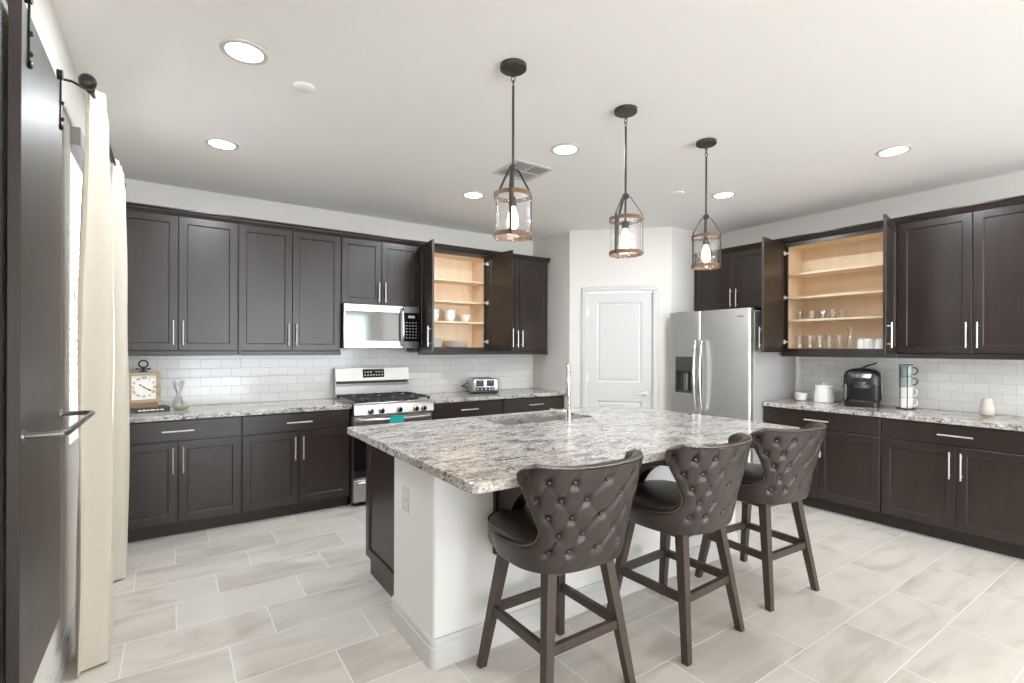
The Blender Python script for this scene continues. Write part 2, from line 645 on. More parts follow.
w = MB()
t, h = .016, .13
w.prism([(XL, 0), (XL + t, 0), (XL + t, h - .035), (XL + t - .004, h - .03), (XL + t - .004, h - .012), (XL + t - .01, h), (XL, h)], 'Y', -4.0, 4.5)
struct(w.build('baseboard_left', WHITE, smooth=False), 'white baseboard under the curtained window', 'baseboard')
bb = base_board('baseboard_pantry', 0, D0 - .065, loc=(XRET, YDL, 0), rotz=DANG)
struct(bb, 'white baseboard at the pantry wall', 'baseboard')
struct(base_board('baseboard_fridge', D1 + .065, DLEN, loc=(XRET, YDL, 0), rotz=DANG), 'white baseboard between pantry door and fridge', 'baseboard')
struct(MB().box(-.352, 1.338, YW - .008, YW, .905, 1.42).box(1.338, 2.117, YW - .008, YW, .7, 1.5).box(2.117, XRET, YW - .008, YW, .905, 1.42).build('backsplash_back', TILE_X, smooth=False), 'white subway tile backsplash around the range', 'backsplash')
struct(MB().box(XW - .008, XW, .3, 2.61, .905, 1.42).build('backsplash_right', TILE_Y, smooth=False), 'white subway tile backsplash behind the coffee maker', 'backsplash')

# ------------------------------------------------------------------ pantry door
dr = thing('door_1', 'white two panel pantry door in the diagonal wall', 'door', (XRET, YDL, 0), DANG)
struct(dr)


def ring_slab(mb, x0, x1, z0, z1, rings):
    """rings: (inset, y) from the back centre face round to the front centre face"""
    bm = mb.bm
    R_ = []
    for ins, y in rings:
        R_.append([bm.verts.new(p) for p in ((x0 + ins, y, z0 + ins), (x1 - ins, y, z0 + ins), (x1 - ins, y, z1 - ins), (x0 + ins, y, z1 - ins))])
    bm.faces.new(R_[0])
    bm.faces.new(R_[-1])
    for A, B in zip(R_[:-1], R_[1:]):
        for k in range(4):
            bm.faces.new((A[k], A[(k + 1) % 4], B[(k + 1) % 4], B[k]))
    return mb


def moulded_panel(mb, x0, x1, z0, z1, y):
    ring_slab(mb, x0, x1, z0, z1, [(0, y + .02), (0, y), (.016, y + .008), (.022, y + .008), (.036, y + .002), (.04, y + .002)])


w = MB()
fx0, fx1 = D0 + .004, D1 - .004
px0, px1 = D0 + .115, D1 - .115
Z = [.01, .2, .825, 1.035, 1.945, DTOP - .008]
for a, b_, c, d in ((fx0, px0, Z[0], Z[5]), (px1, fx1, Z[0], Z[5]), (px0, px1, Z[0], Z[1]), (px0, px1, Z[2], Z[3]), (px0, px1, Z[4], Z[5])):
    w.box(a, b_, .012, .047, c, d)
moulded_panel(w, px0, px1, Z[1], Z[2], .012)
moulded_panel(w, px0, px1, Z[3], Z[4], .012)
slab = w.build('door_slab', WHITE, dr, smooth=False)
w = MB()
cw = .062
for a, b_ in ((D0 - cw, D0), (D1, D1 + cw)):
    w.box(a, b_, -.016, .0, 0, DTOP, .004)
    w.box(a + .012, b_ - .012, -.021, -.014, 0, DTOP - .0, .003)
w.box(D0 - cw, D1 + cw, -.016, .0, DTOP, DTOP + cw, .004)
w.box(D0 - cw + .012, D1 + cw - .012, -.021, -.014, DTOP + .012, DTOP + cw - .012, .003)
w.box(D0 - .002, D0 + .002, 0, .1, 0, DTOP)
w.box(D1 - .002, D1 + .002, 0, .1, 0, DTOP)
w.build('casing', WHITE, dr, smooth=False)
w = MB()
w.cyl((D1 - .066, .012, .918), (D1 - .066, .0, .918), .03, .028, 20)
w.cyl((D1 - .066, .0, .918), (D1 - .066, -.04, .918), .011, .011, 12)
w.tube([(D1 - .066, -.042, .918), (D1 - .1, -.045, .92), (D1 - .14, -.043, .916), (D1 - .175, -.04, .912)], [.011, .01, .008, .006], 10)
w.build('lever_handle', NICKEL, dr, label='satin nickel lever handle')
for z in (.25, 1.08, 1.83):
    MB().cyl((D0 + .003, .004, z - .045), (D0 + .003, .004, z + .045), .007, .007, 10).box(D0 + .003, D0 + .028, .009, .0125, z - .042, z + .042).build('hinge', NICKEL, dr)

# ------------------------------------------------------------------ cabinets
T = .02


def shaker(w, z0, z1, side, flat=False):
    """door front: hinge edge at x=0, front at y=0, back at y=T"""
    x0, x1 = (0, w) if side == 'L' else (-w, 0)
    mb = MB()
    if flat:
        return ring_slab(mb, x0, x1, z0, z1, [(.002, T), (0, T), (0, .003), (.003, 0), (.004, 0)])
    f = .06
    return ring_slab(mb, x0, x1, z0, z1, [(f + .004, T - .004), (f, T), (.001, T), (0, T - .001), (0, .0025), (.0025, 0), (f - .004, 0), (f, .003), (f + .002, .010), (f + .008, .010)])


def pull(parent, x, z, length, vertical=True):
    mb = MB()
    hl = length / 2
    so = .03
    if vertical:
        mb.cyl((x, -so, z - hl), (x, -so, z + hl), .006, .006, 10)
        for q in (-1, 1):
            mb.cyl((x, 0, z + q * hl * .72), (x, -so, z + q * hl * .72), .0045, .0045, 8)
    else:
        mb.cyl((x - hl, -so, z), (x + hl, -so, z), .006, .006, 10)
        for q in (-1, 1):
            mb.cyl((x + q * hl * .72, 0, z), (x + q * hl * .72, -so, z), .0045, .0045, 8)
    return mb.build('handle', NICKEL, parent)


def hang_door(root, hx, y, w, z0, z1, side, ang=0., hz=None, hl=.195, hinges=False):
    d = shaker(w, z0, z1, side).build('door', CAB, root, (hx, y, 0), ang, smooth=False)
    s = 1 if side == 'L' else -1
    pull(d, s * (w - .03), hz, hl)
    if hinges:
        for z in (z0 + .1, (z0 + z1) / 2, z1 - .1):
            m = MB().box(s * .012 - .018, s * .012 + .018, T, T + .012, z - .02, z + .02, .002)
            m.box(-.012 if s > 0 else -.004, .004 if s > 0 else .012, T - .002, T + .05, z - .008, z + .008, .002)
            m.build('hinge', NICKEL, d)
    return d


def base_cabinet(label, loc, rotz, w, depth=.63, gap=.004, filler=(0, 0)):
    root = thing('base_cabinet', label, 'cabinet', loc, rotz, 'base cabinets')
    yf = -(depth - T)
    MB().box(0, w, yf, -.002, .1, .873).build('body', CAB, root, smooth=False)
    MB().box(0, w, yf + .055, -.002, 0, .1).build('toe_kick', CAB_DK, root, smooth=False)
    a, b_ = filler[0] + gap, w - filler[1] - gap
    if filler[0] > .01:
        MB().box(0.002, filler[0] - .002, -depth + .006, yf, .1, .872).build('filler_strip', CAB, root, smooth=False)
    d = ring_slab(MB(), a, b_, .718, .866, [(.002, T), (0, T), (0, .003), (.003, 0), (.004, 0)]).build('drawer', CAB_H, root, (0, -depth, 0), smooth=False)
    pull(d, (a + b_) / 2, .792, .2, False)
    dw = (b_ - a) / 2 - .002
    hang_door(root, a, -depth, dw, .112, .71, 'L', hz=.575)
    hang_door(root, b_, -depth, dw, .112, .71, 'R', hz=.575)
    return root


ZB, ZT = 1.388, 2.462     # upper doors
CROWN_P = lambda y: [(y + .02, ZT - .004), (y + .004, ZT - .004), (y - .002, ZT + .008), (y - .012, ZT + .016), (y - .016, ZT + .028), (y - .03, ZT + .036), (y - .03, ZT + .045), (y + .02, ZT + .045)]


def upper_cabinet(label, loc, rotz, w, depth=.33, z0=ZB, gap=.004, open_doors=None, filler=(0, 0), rail=True, end=None, handle_z=None, split=None):
    root = thing('wall_cabinet', label, 'cabinet', loc, rotz, 'wall cabinets')
    yf = -(depth - T)
    if open_doors is None:
        MB().box(0, w, yf, -.002, z0 - .008, ZT).build('body', CAB, root, smooth=False)
    else:
        th = .018
        MB().box(0, th, yf, -.002, z0 - .008, ZT).box(w - th, w, yf, -.002, z0 - .008, ZT).box(th, w - th, yf, -.002, ZT - th, ZT).box(th, w - th, yf, -.002, z0 - .008, z0 + .02).build('body', CAB, root, smooth=False)
        m = MB()
        x0, x1 = th, w - th
        m.box(x0, x1, -.014, -.003, z0 + .02, ZT - th)
        m.box(x0, x0 + .012, yf + .02, -.014, z0 + .02, ZT - th)
        m.box(x1 - .012, x1, yf + .02, -.014, z0 + .02, ZT - th)
        m.box(x0 + .012, x1 - .012, yf + .02, -.014, z0 + .02, z0 + .034)
        m.box(x0 + .012, x1 - .012, yf + .02, -.014, ZT - th - .012, ZT - th)
        m.build('interior_lining', MAPLE, root, smooth=False, label='pale maple lining')
        for zs in (1.706, 1.926, 2.156):
            MB().box(x0 + .012, x1 - .012, yf + .024, -.014, zs - .018, zs).build('shelf', MAPLE_H, root, smooth=False, label='pale maple shelf')
        f = MB()
        f.box(0, .042, yf - .0005, yf + .02, z0 - .008, ZT)
        f.box(w - .042, w, yf - .0005, yf + .02, z0 - .008, ZT)
        f.box(.042, w - .042, yf - .0005, yf + .02, ZT - .042, ZT)
        f.box(.042, w - .042, yf - .0005, yf + .02, z0 - .008, z0 + .036)
        f.build('face_frame', CAB, root, smooth=False)
    ra, rb = (-.0 if end != 'L' else -.03), (w if end != 'R' else w + .03)
    c = MB()
    c.prism(CROWN_P(-depth), 'X', 0 if end != 'L' else -.03, w if end != 'R' else w + .03)
    if end:
        xe = (-.03, -.001) if end == 'L' else (w + .001, w + .03)
        c.box(xe[0], xe[1], -depth + .02, -.002, ZT + .03, ZT + .045)
        xi = (-.014, -.001) if end == 'L' else (w + .001, w + .014)
        c.box(xi[0], xi[1], -depth + .02, -.002, ZT + .004, ZT + .03)
    c.box(0, w, -depth + .02, -.002, ZT, ZT + .03)
    c.build('crown', CAB_H, root, smooth=False)
    if rail:
        c = MB().box(0, w, -depth - .004, -depth + .018, z0 - .042, z0 - .005, .003)
        if end:
            xe = (0, .018) if end == 'L' else (w - .018, w)
            c.box(xe[0], xe[1], -depth + .018, -.002, z0 - .042, z0 - .008)
        c.build('light_rail', CAB_H, root, smooth=False)
    a, b_ = filler[0] + gap, w - filler[1] - gap
    if filler[0] > .01:
        MB().box(.002, filler[0] - .002, -depth + .006, yf, z0, ZT).build('filler_strip', CAB, root, smooth=False)
    dw = (b_ - a) / 2 - .002
    hz = z0 + .14 if handle_z is None else handle_z
    al, ar = open_doors or (0, 0)
    op = open_doors is not None
    hang_door(root, a, -depth - (.001 if op else 0), dw, z0, ZT - .008, 'L', R(-al), hz, hinges=op)
    hang_door(root, b_, -depth - (.001 if op else 0), dw, z0, ZT - .008, 'R', R(ar), hz, hinges=op)
    return root


# back wall base run (range stands between x 1.34 and 2.115)
base_cabinet('espresso base cabinet under the clock, beside the curtain', (-.366, YW, 0), 0, .8535, filler=(.018, 0))
base_cabinet('espresso base cabinet standing directly left of the range', (.4885, YW, 0), 0, .848)
base_cabinet('espresso base cabinet directly right of the range, below the toaster', (2.119, YW, 0), 0, .838)
base_cabinet('espresso base cabinet against the pantry return wall, behind the faucet', (2.958, YW, 0), 0, .858)
# back wall uppers
upper_cabinet('closed espresso wall cabinet above the clock, beside the curtain', (-.366, YW, 0), 0, .8535, filler=(.018, 0))
upper_cabinet('closed tall espresso wall cabinet directly left of the microwave', (.4885, YW, 0), 0, .848)
upper_cabinet('short espresso wall cabinet above the microwave', (1.3375, YW, 0), 0, .780, z0=1.838, rail=False, handle_z=1.955)
upper_cabinet('open espresso wall cabinet showing white bowls on maple shelves', (2.119, YW, 0), 0, .838, open_doors=(97, 98))
upper_cabinet('espresso wall cabinet above the toaster, partly hidden by an open door', (2.958, YW, 0), 0, .838, end='R')
# right wall base run
RZ = R(-90)
base_cabinet('espresso base cabinet beside the fridge, below the coffee maker', (XW, 2.617, 0), RZ, .945)
base_cabinet('espresso base cabinet below the pear ornament, nearest the viewer', (XW, 1.671, 0), RZ, .925)
# right wall uppers
upper_cabinet('espresso wall cabinet above the fridge', (XW, 3.611, 0), RZ, 1.006, depth=.345, z0=1.848, rail=False, handle_z=1.965)
upper_cabinet('open espresso wall cabinet holding drinking glasses and white cups', (XW, 2.604, 0), RZ, .948, depth=.345, open_doors=(84, 100), end='L')
upper_cabinet('closed espresso wall cabinet above the pear ornament', (XW, 1.655, 0), RZ, .935, depth=.345)


# ------------------------------------------------------------------ worktops
def rounded_rect(x0, x1, y0, y1, r, n=6):
    p = []
    for cx, cy, a0 in ((x1 - r, y1 - r, 0), (x0 + r, y1 - r, 90), (x0 + r, y0 + r, 180), (x1 - r, y0 + r, 270)):
        for k in range(n + 1):
            a = R(a0 + 90 * k / n)
            p.append((cx + r * math.cos(a), cy + r * math.sin(a)))
    return p


def slab_top(poly, z0, z1, e=.004):
    """stone slab with a small eased top edge"""
    mb = MB()
    bm = mb.bm
    n = len(poly)

    def inset(d):
        out = []
        for i in range(n):
            a, b_, c = Vector(poly[i - 1]), Vector(poly[i]), Vector(poly[(i + 1) % n])
            n1 = Vector((-(b_ - a).y, (b_ - a).x)).normalized()
            n2 = Vector((-(c - b_).y, (c - b_).x)).normalized()
            m = (n1 + n2)
            m = m / max(.3, m.length_squared / 2)
            out.append(b_ + m * d)
        return out
    rings = [[bm.verts.new((p[0], p[1], z)) for p in pts] for pts, z in ((inset(e), z0), (inset(0), z0 + e), (inset(0), z1 - e), (inset(e), z1))]
    bm.faces.new(rings[0][::-1])
    bm.faces.new(rings[-1])
    for A, B in zip(rings[:-1], rings[1:]):
        for i in range(n):
            bm.faces.new((A[i], A[(i + 1) % n], B[(i + 1) % n], B[i]))
    return mb


tag(slab_top([(-.366, 4.472), (1.341, 4.472), (1.341, YW - .009), (-.366, YW - .009)], .875, .914).build('worktop', GRANITE, smooth=False), 'speckled granite worktop left of the range, holding the clock', 'worktop', 'granite worktops')
tag(slab_top([(2.115, 4.472), (XRET - .002, 4.472), (XRET - .002, YW - .009), (2.115, YW - .009)], .875, .914).build('worktop', GRANITE, smooth=False), 'speckled granite worktop under the toaster, right of the range', 'worktop', 'granite worktops')
tag(slab_top([(4.687, .74), (XW - .009, .74), (XW - .009, 2.622), (4.687, 2.622)], .875, .914).build('worktop', GRANITE, smooth=False), 'speckled granite worktop along the right wall under the coffee maker', 'worktop', 'granite worktops')

# ------------------------------------------------------------------ island
IX0, IX1, IY0, IY1 = .94, 3.372, 1.625, 3.225
SX0, SX1, SY0, SY1 = 1.83, 2.60, 2.73, 3.13
isl = thing('kitchen_island', 'white walled kitchen island with dark wood end panel', 'kitchen island', (0, 0, 0))
w = MB()
r_ = .018
U = [(.985, 2.52)] + [(.985 + r_ - r_ * math.cos(R(15 * k)), 2.045 + r_ - r_ * math.sin(R(15 * k))) for k in range(7)]
U += [(3.315 - r_ + r_ * math.sin(R(15 * k)), 2.045 + r_ - r_ * math.cos(R(15 * k))) for k in range(7)]
U += [(3.315, 2.52), (3.16, 2.52), (3.16, 2.2), (1.14, 2.2), (1.14, 2.52)]
w.prism(U, 'Z', 0, .874)
w.build('pony_wall', PONY, isl, angle=50, label='white painted half wall')
w = MB()
w.box(1.145, 3.155, 2.204, 2.52, .0, .69)
w.box(1.07, 3.23, 2.524, 3.15, .1, .69)
w.box(1.07, 1.81, 2.524, 3.15, .69, .874)
w.box(2.62, 3.23, 2.524, 3.15, .69, .874)
w.box(1.81, 2.62, 2.524, 2.71, .69, .874)
w.box(1.81, 2.62, 3.138, 3.15, .69, .874)
w.build('cabinet_body', CAB, isl, smooth=False, label='dark wood sink cabinets')
MB().box(1.08, 3.22, 2.524, 3.09, 0, .1).build('toe_kick', CAB_DK, isl, smooth=False)
for x0, sgn in ((1.05, 1), (3.25, -1)):
    # shaker end panel set against the cabinet end: built in the YZ plane
    a = ring_slab(MB(), 0, .652, .1, .873, [(0, .02), (0, .0025), (.0025, 0), (.056, 0), (.06, .003), (.062, .009), (.066, .009)])
    o = a.build('end_panel', CAB, isl, (x0, 3.178 if sgn > 0 else 2.526, 0), R(-90) if sgn > 0 else R(90), smooth=False)
    MB().box(x0 + (.012 if sgn > 0 else -.03), x0 + (.03 if sgn > 0 else -.012), 2.526, 3.12, 0, .1).build('end_toe_board', CAB, isl, smooth=False)
nd = 4
dwid = (3.23 - 1.07) / nd
for k in range(nd):
    d = shaker(dwid - .006, .112, .86, 'L').build('door', CAB, isl, (1.07 + dwid * (k + 1) - .003, 3.172, 0), PI, smooth=False)
    pull(d, (dwid - .04) if k % 2 else .034, .72, .195)
# baseboard round the pony wall, rounded outside corner
w = MB()
t = .016


def path_board(mb, pts, outs, h=.13):
    bm = mb.bm
    prof = [(0, 0), (t, 0), (t, h - .04), (t - .004, h - .034), (t - .004, h - .014), (t - .010, h - .002), (0, h)]
    cols = []
    for p, o_ in zip(pts, outs):
        cols.append([bm.verts.new((p[0] + o_[0] * q, p[1] + o_[1] * q, z)) for q, z in prof])
    for A, B in zip(cols[:-1], cols[1:]):
        for k in range(len(prof) - 1):
            bm.faces.new((A[k], B[k], B[k + 1], A[k + 1]))
        bm.faces.new((A[-1], B[-1], B[0], A[0]))
    bm.faces.new(cols[0])
    bm.faces.new(cols[-1][::-1])


pts, outs = [(.984, 2.522)], [(-1, 0)]
for k in range(7):
    a = R(180 + 15 * k)
    pts.append((1.002 + .018 * math.cos(a), 2.062 + .018 * math.sin(a)))
    outs.append((math.cos(a), math.sin(a)))
for k in range(7):
    a = R(270 + 15 * k)
    pts.append((3.298 + .018 * math.cos(a), 2.062 + .018 * math.sin(a)))
    outs.append((math.cos(a), math.sin(a)))
pts.append((3.316, 2.522))
outs.append((1, 0))
path_board(w, pts, outs)
w.build('baseboard', WHITE, isl, angle=25, label='white baseboard')


def corbel(x):
    p = [(2.044, .872), (1.66, .872), (1.66, .83), (1.675, .822)]
    for k in range(13):
        a = R(90 * k / 12)
        p.append((1.69 + .235 * math.sin(a), .58 + .235 * math.cos(a)))
    p += [(1.93, .5), (1.945, .47), (1.975, .455), (2.044, .455)]
    m = MB().prism(p, 'X', x - .035, x + .035)
    m.box(x - .045, x + .045, 2.02, 2.044, .44, .872)
    m.build('corbel', CAB, isl, angle=40, label='dark wood corbel')


for x in (1.335, 2.155, 2.975):
    corbel(x)

# worktop with the sink cut-out, one mesh
def arc(cx, cy, r, a0, a1, n=8):
    return [(cx + r * math.cos(R(a0 + (a1 - a0) * k / n)), cy + r * math.sin(R(a0 + (a1 - a0) * k / n))) for k in range(n + 1)]


rr = .05
top = MB()
outer = arc(IX1 - rr, IY1 - rr, rr, 0, 90) + arc(IX0 + .02, IY1 - .02, .02, 90, 180) + arc(IX0 + .045, IY0 + .045, .045, 180, 270) + arc(IX1 - rr, IY0 + rr, rr, 270, 360)
hole = [(SX0, SY0), (SX1, SY0), (SX1, SY1), (SX0, SY1)]
e = .004
lev = [(.875, 0), (.910, 0), (.914, e)]
bm = top.bm
orings = []
cxm, cym = (IX0 + IX1) / 2, (IY0 + IY1) / 2
for z, ins in lev:
    orings.append([bm.verts.new((cxm + (x - cxm) * (1 - ins / 1.2), cym + (y - cym) * (1 - ins / .83), z)) for x, y in outer])
for A, B in zip(orings[:-1], orings[1:]):
    for i in range(len(outer)):
        j = (i + 1) % len(outer)
        bm.faces.new((A[i], A[j], B[j], B[i]))
htop = [bm.verts.new((x, y, .914)) for x, y in hole]
hbot = [bm.verts.new((x, y, .875)) for x, y in hole]
for i in range(4):
    j = (i + 1) % 4
    bm.faces.new((htop[j], htop[i], hbot[i], hbot[j]))
for ring, hv in ((orings[-1], htop), (orings[0], hbot)):
    es = []
    for loop in (ring, hv):
        for i in range(len(loop)):
            ed = bm.edges.get((loop[i], loop[(i + 1) % len(loop)]))
            es.append(ed)
    bmesh.ops.triangle_fill(bm, use_beauty=True, use_dissolve=False, edges=es)
tag(top.build('island_worktop', GRANITE, smooth=False), 'large speckled granite island worktop with sink cut-out', 'worktop', 'granite worktops')

sk = thing('kitchen_sink', 'double bowl stainless sink under the island worktop', 'sink', (0, 0, 0))
xm = (SX0 + SX1) / 2
for a, b_ in ((SX0 - .004, xm - .012), (xm + .012, SX1 + .004)):
    m = MB()
    bm = m.bm
    y0, y1 = SY0 - .004, SY1 + .002
    ring = lambda ins, z: [bm.verts.new(p) for p in ((a + ins, y0 + ins, z), (b_ - ins, y0 + ins, z), (b_ - ins, y1 - ins, z), (a + ins, y1 - ins, z))]
    RR = [ring(-.012, .873), ring(0, .8735), ring(.004, .72), ring(.03, .705)]
    for A, B in zip(RR[:-1], RR[1:]):
        for k in range(4):
            bm.faces.new((A[k], A[(k + 1) % 4], B[(k + 1) % 4], B[k]))
    bm.faces.new(RR[-1])
    bowl = m.build('bowl', SINK, sk, smooth=False)
    MB().cyl(((a + b_) / 2, (y0 + y1) / 2, .704), ((a + b_) / 2, (y0 + y1) / 2, .708), .04, .036, 20).build('drain', CHROME, bowl)

fc = thing('kitchen_faucet', 'tall chrome pull down faucet on the island beside the sink', 'faucet', (2.285, 2.655, .914), R(-40))
MB().lathe([(0, 0), (.032, 0), (.032, .006), (.024, .012), (.021, .05), (.02, .1), (0, .1)]).build('base', CHROME, fc)
pts = [(0, 0, .09), (0, 0, .24)]
for k in range(13):
    a = R(180 - 15 * k)
    pts.append((0, .075 + .075 * math.cos(a), .29 + .095 * math.sin(a)))
pts.append((0, .15, .25))
MB().tube(pts, .0135, 14).build('spout', CHROME, fc)
MB().lathe([(0, .0), (.014, 0), (.018, .01), (.016, .08), (.0145, .1), (0, .1)], (0, .15, .155)).build('spray_head', CHROME, fc)
MB().lathe([(0, 0), (.0165, 0), (.0165, .022), (0, .022)], (0, .15, .235)).build('button_collar', BLACK, fc)
MB().cyl((-.015, 0, .065), (-.045, 0, .065), .014, .013, 14).tube([(-.04, 0, .066), (-.075, .005, .072), (-.125, .012, .082)], [.009, .0075, .006], 10).build('lever', CHROME, fc)

out = thing('wall_outlet', 'white outlet plate on the island end wall', 'outlet', (.985, 2.36, .67), R(-90))
MB().box(-.038, .038, -.006, 0, -.062, .062, .003).build('cover_plate', WHITE, out, smooth=False)
for z in (-.026, .026):
    MB().box(-.017, .017, -.008, -.005, z - .016, z + .016, .002).build('socket', CERAMIC, out, smooth=False)

# ------------------------------------------------------------------ range
rg = thing('gas_range', 'stainless gas range with black grates and teal tag', 'range', (1.728, YW, 0))
hw = .379
MB().box(-hw, hw, -.64, -.03, .03, .905).build('body', STEEL_DK, rg, smooth=False)
m = MB()
for sx in (-1, 1):
    for y in (-.6, -.1):
        m.cyl((sx * (hw - .05), y, 0), (sx * (hw - .05), y, .03), .02, .02, 10)
m.build('foot', BLACK, rg)
MB().box(-hw, hw, -.69, -.03, .905, .922, .004).build('cooktop', STEEL, rg, smooth=False)
# front control rail, slightly sloped
MB().prism([(-.64, .808), (-.70, .808), (-.715, .82), (-.705, .885), (-.685, .905), (-.64, .905)], 'X', -hw, hw).build('control_rail', STEEL, rg, smooth=False)
for x in (-.235, -.135, .035, .195, .275):
    kn = MB()
    kn.cyl((x, -.708, .85), (x, -.724, .848), .026, .025, 20).cyl((x, -.724, .848), (x, -.745, .846), .021, .019, 20)
    kn.box(x - .004, x + .004, -.75, -.742, .828, .866)
    kn.build('knob', CHROME, rg)
od = MB().box(-hw + .003, hw - .003, -.685, -.642, .245, .803, .004).build('oven_door', STEEL, rg, smooth=False)
MB().box(-hw + .003, hw - .003, -.689, -.684, .26, .70).build('window', BLACKGLASS, od, smooth=False, label='black glass oven window')
hd = MB()
hp = []
for k in range(15):
    u = -1 + 2 * k / 14
    hp.append((u * .335, -.745 + .018 * u * u, .772 + .004 * u * u))
hd.tube(hp, .0135, 12)
for q in (-1, 1):
    hd.box(q * .33 - .014, q * .33 + .014, -.74, -.684, .758, .788, .004)
hd.build('oven_handle', STEEL, od)
MB().box(-.075, .06, -.7635, -.762, .735, .795).box(-.075, .06, -.762, -.728, .7935, .795).build('tag', TEAL, od, smooth=False, label='teal label hung over the oven handle')
dwr = MB().box(-hw + .003, hw - .003, -.685, -.642, .05, .237, .004)
dwr.box(-hw + .04, hw - .04, -.695, -.684, .2, .22, .004)
dwr.build('storage_drawer', STEEL, rg, smooth=False)
# back guard
MB().prism([(-.03, .922), (-.10, .922), (-.10, 1.03), (-.085, 1.06), (-.085, 1.075), (-.11, 1.085), (-.085, 1.212), (-.03, 1.212)], 'X', -hw, hw).build('back_guard', STEEL, rg, smooth=False)
MB().prism([(-.101, 1.135), (-.1065, 1.115), (-.0905, 1.198), (-.087, 1.198)], 'X', -.11, .11).build('display', BLACKGLASS, rg, smooth=False, label='black control display')
dg = MB()
for i in range(7):
    for zz in (1.135, 1.165):
        if i == 3 and zz > 1.15:
            continue
        yy = -.1065 + (zz - 1.115) / .083 * .016
        dg.box(-.095 + i * .029, -.078 + i * .029, yy - .0012, yy + .003, zz, zz + .009)
dg.build('display_marks', CREAM, rg, smooth=False)
MB().box(-hw + .01, hw - .01, -.0865, -.084, 1.056, 1.078).build('vent_slot', BLACK, rg, smooth=False)
# burners and cast-iron grates, one grate per third
for x, y in ((-.25, -.52), (-.25, -.22), (0, -.37), (.25, -.52), (.25, -.22)):
    MB().lathe([(0, 0), (.055, 0), (.055, .008), (.04, .01), (.038, .02), (0, .022)], (x, y, .922), 20).build('burner', IRON, rg)
for k in range(3):
    x0 = -.365 + k * .2445
    x1 = x0 + .24
    g = MB()
    b = .011
    zt = .955
    for y in (-.655, -.12):
        g.box(x0, x1, y - b / 2, y + b / 2, zt - .012, zt, .002)
    for x in (x0 + b / 2, x1 - b / 2):
        g.box(x - b / 2, x + b / 2, -.655, -.12, zt - .012, zt, .002)
    g.box(x0, x1, -.39 - b / 2, -.39 + b / 2, zt - .012, zt, .002)
    xc = (x0 + x1) / 2
    for y in (-.57, -.47, -.31, -.21):
        g.box(x0, x0 + .085, y - b / 2, y + b / 2, zt - .01, zt + .004, .002)
        g.box(x1 - .085, x1, y - b / 2, y + b / 2, zt - .01, zt + .004, .002)
    g.box(xc - b / 2, xc + b / 2, -.655, -.57, zt - .01, zt + .004, .002)
    g.box(xc - b / 2, xc + b / 2, -.44, -.34, zt - .01, zt + .004, .002)
    g.box(xc - b / 2, xc + b / 2, -.21, -.12, zt - .01, zt + .004, .002)
    for x in (x0 + .01, x1 - .01):
        for y in (-.65, -.125):
            g.box(x - .008, x + .008, y - .008, y + .008, .922, zt - .01)
    g.build('grate', IRON, rg, smooth=False)

# ------------------------------------------------------------------ microwave
mw = thing('microwave_oven', 'stainless over the range microwave with curved handle', 'microwave', (1.7145, YW, 1.412))
a, b_ = -.374, .374
MB().box(a, b_, -.385, -.004, 0, .416).build('body', BLACK, mw, smooth=False)
xd = .205
dm = MB()
dm.box(a, xd, -.41, -.386, .345, .416, .003)
dm.box(a, xd, -.41, -.386, 0.0, .072, .003)
dm.box(a, a + .012, -.41, -.386, .072, .345)
dm.box(xd - .03, xd, -.41, -.386, .072, .345)
md = dm.build('door', STEEL, mw, smooth=False)
MB().box(a + .012, xd - .03, -.408, -.388, .072, .345).build('window', MIRRORGLASS, md, smooth=False, label='dark tinted glass')
hp = [(xd - .018, -.412, .03)]
for k in range(13):
    u = -1 + 2 * k / 12
    hp.append((xd - .018, -.412 - .045 * (1 - u ** 4 * .75), .208 + u * .172))
hp.append((xd - .018, -.412, .386))
MB().tube(hp, .0125, 12).build('handle', CHROME, md)
cp = MB().box(xd + .004, b_, -.408, -.386, .0, .416, .003).build('control_panel', BLACKGLASS, mw, smooth=False)
MB().box(xd + .006, b_ - .001, -.4095, -.407, .352, .414).box(xd + .006, b_ - .001, -.4095, -.407, .002, .068).build('panel_band', STEEL_DK, cp, smooth=False)
kb = MB()
for i in range(4):
    for j in range(6):
        kb.box(xd + .028 + i * .033, xd + .044 + i * .033, -.4095, -.4075, .10 + j * .03, .108 + j * .03)
kb.box(xd + .05, xd + .12, -.4095, -.4075, .3, .325)
kb.build('key_marks', GREYSIDE, cp, smooth=False)
vg = MB()
for k in range(12):
    vg.box(-.3 + k * .05, -.27 + k * .05, -.3, -.1, -.004, .0)
vg.build('vent_grille', STEEL_DK, mw, smooth=False)

# ------------------------------------------------------------------ refrigerator (local: x along the front from far end, front -y)
fr = thing('refrigerator', 'stainless side by side refrigerator with ice dispenser', 'refrigerator', (XW - .03, 3.565, 0), RZ)
FW, FD = .925, .815
fyd = -FD + .065
MB().box(0, FW, fyd + .006, 0, .02, 1.785, .006).build('body', GREYSIDE, fr, smooth=False, label='grey painted case')
m = MB()
for x in (.06, FW - .06):
    for y in (-.68, -.08):
        m.cyl((x, y, 0), (x, y, .03), .025, .025, 10)
m.build('foot', BLACK, fr)
MB().box(.02, FW - .02, fyd - .02, fyd + .02, .03, .1).build('toe_grille', BLACK, fr, smooth=False)
SPL = .395


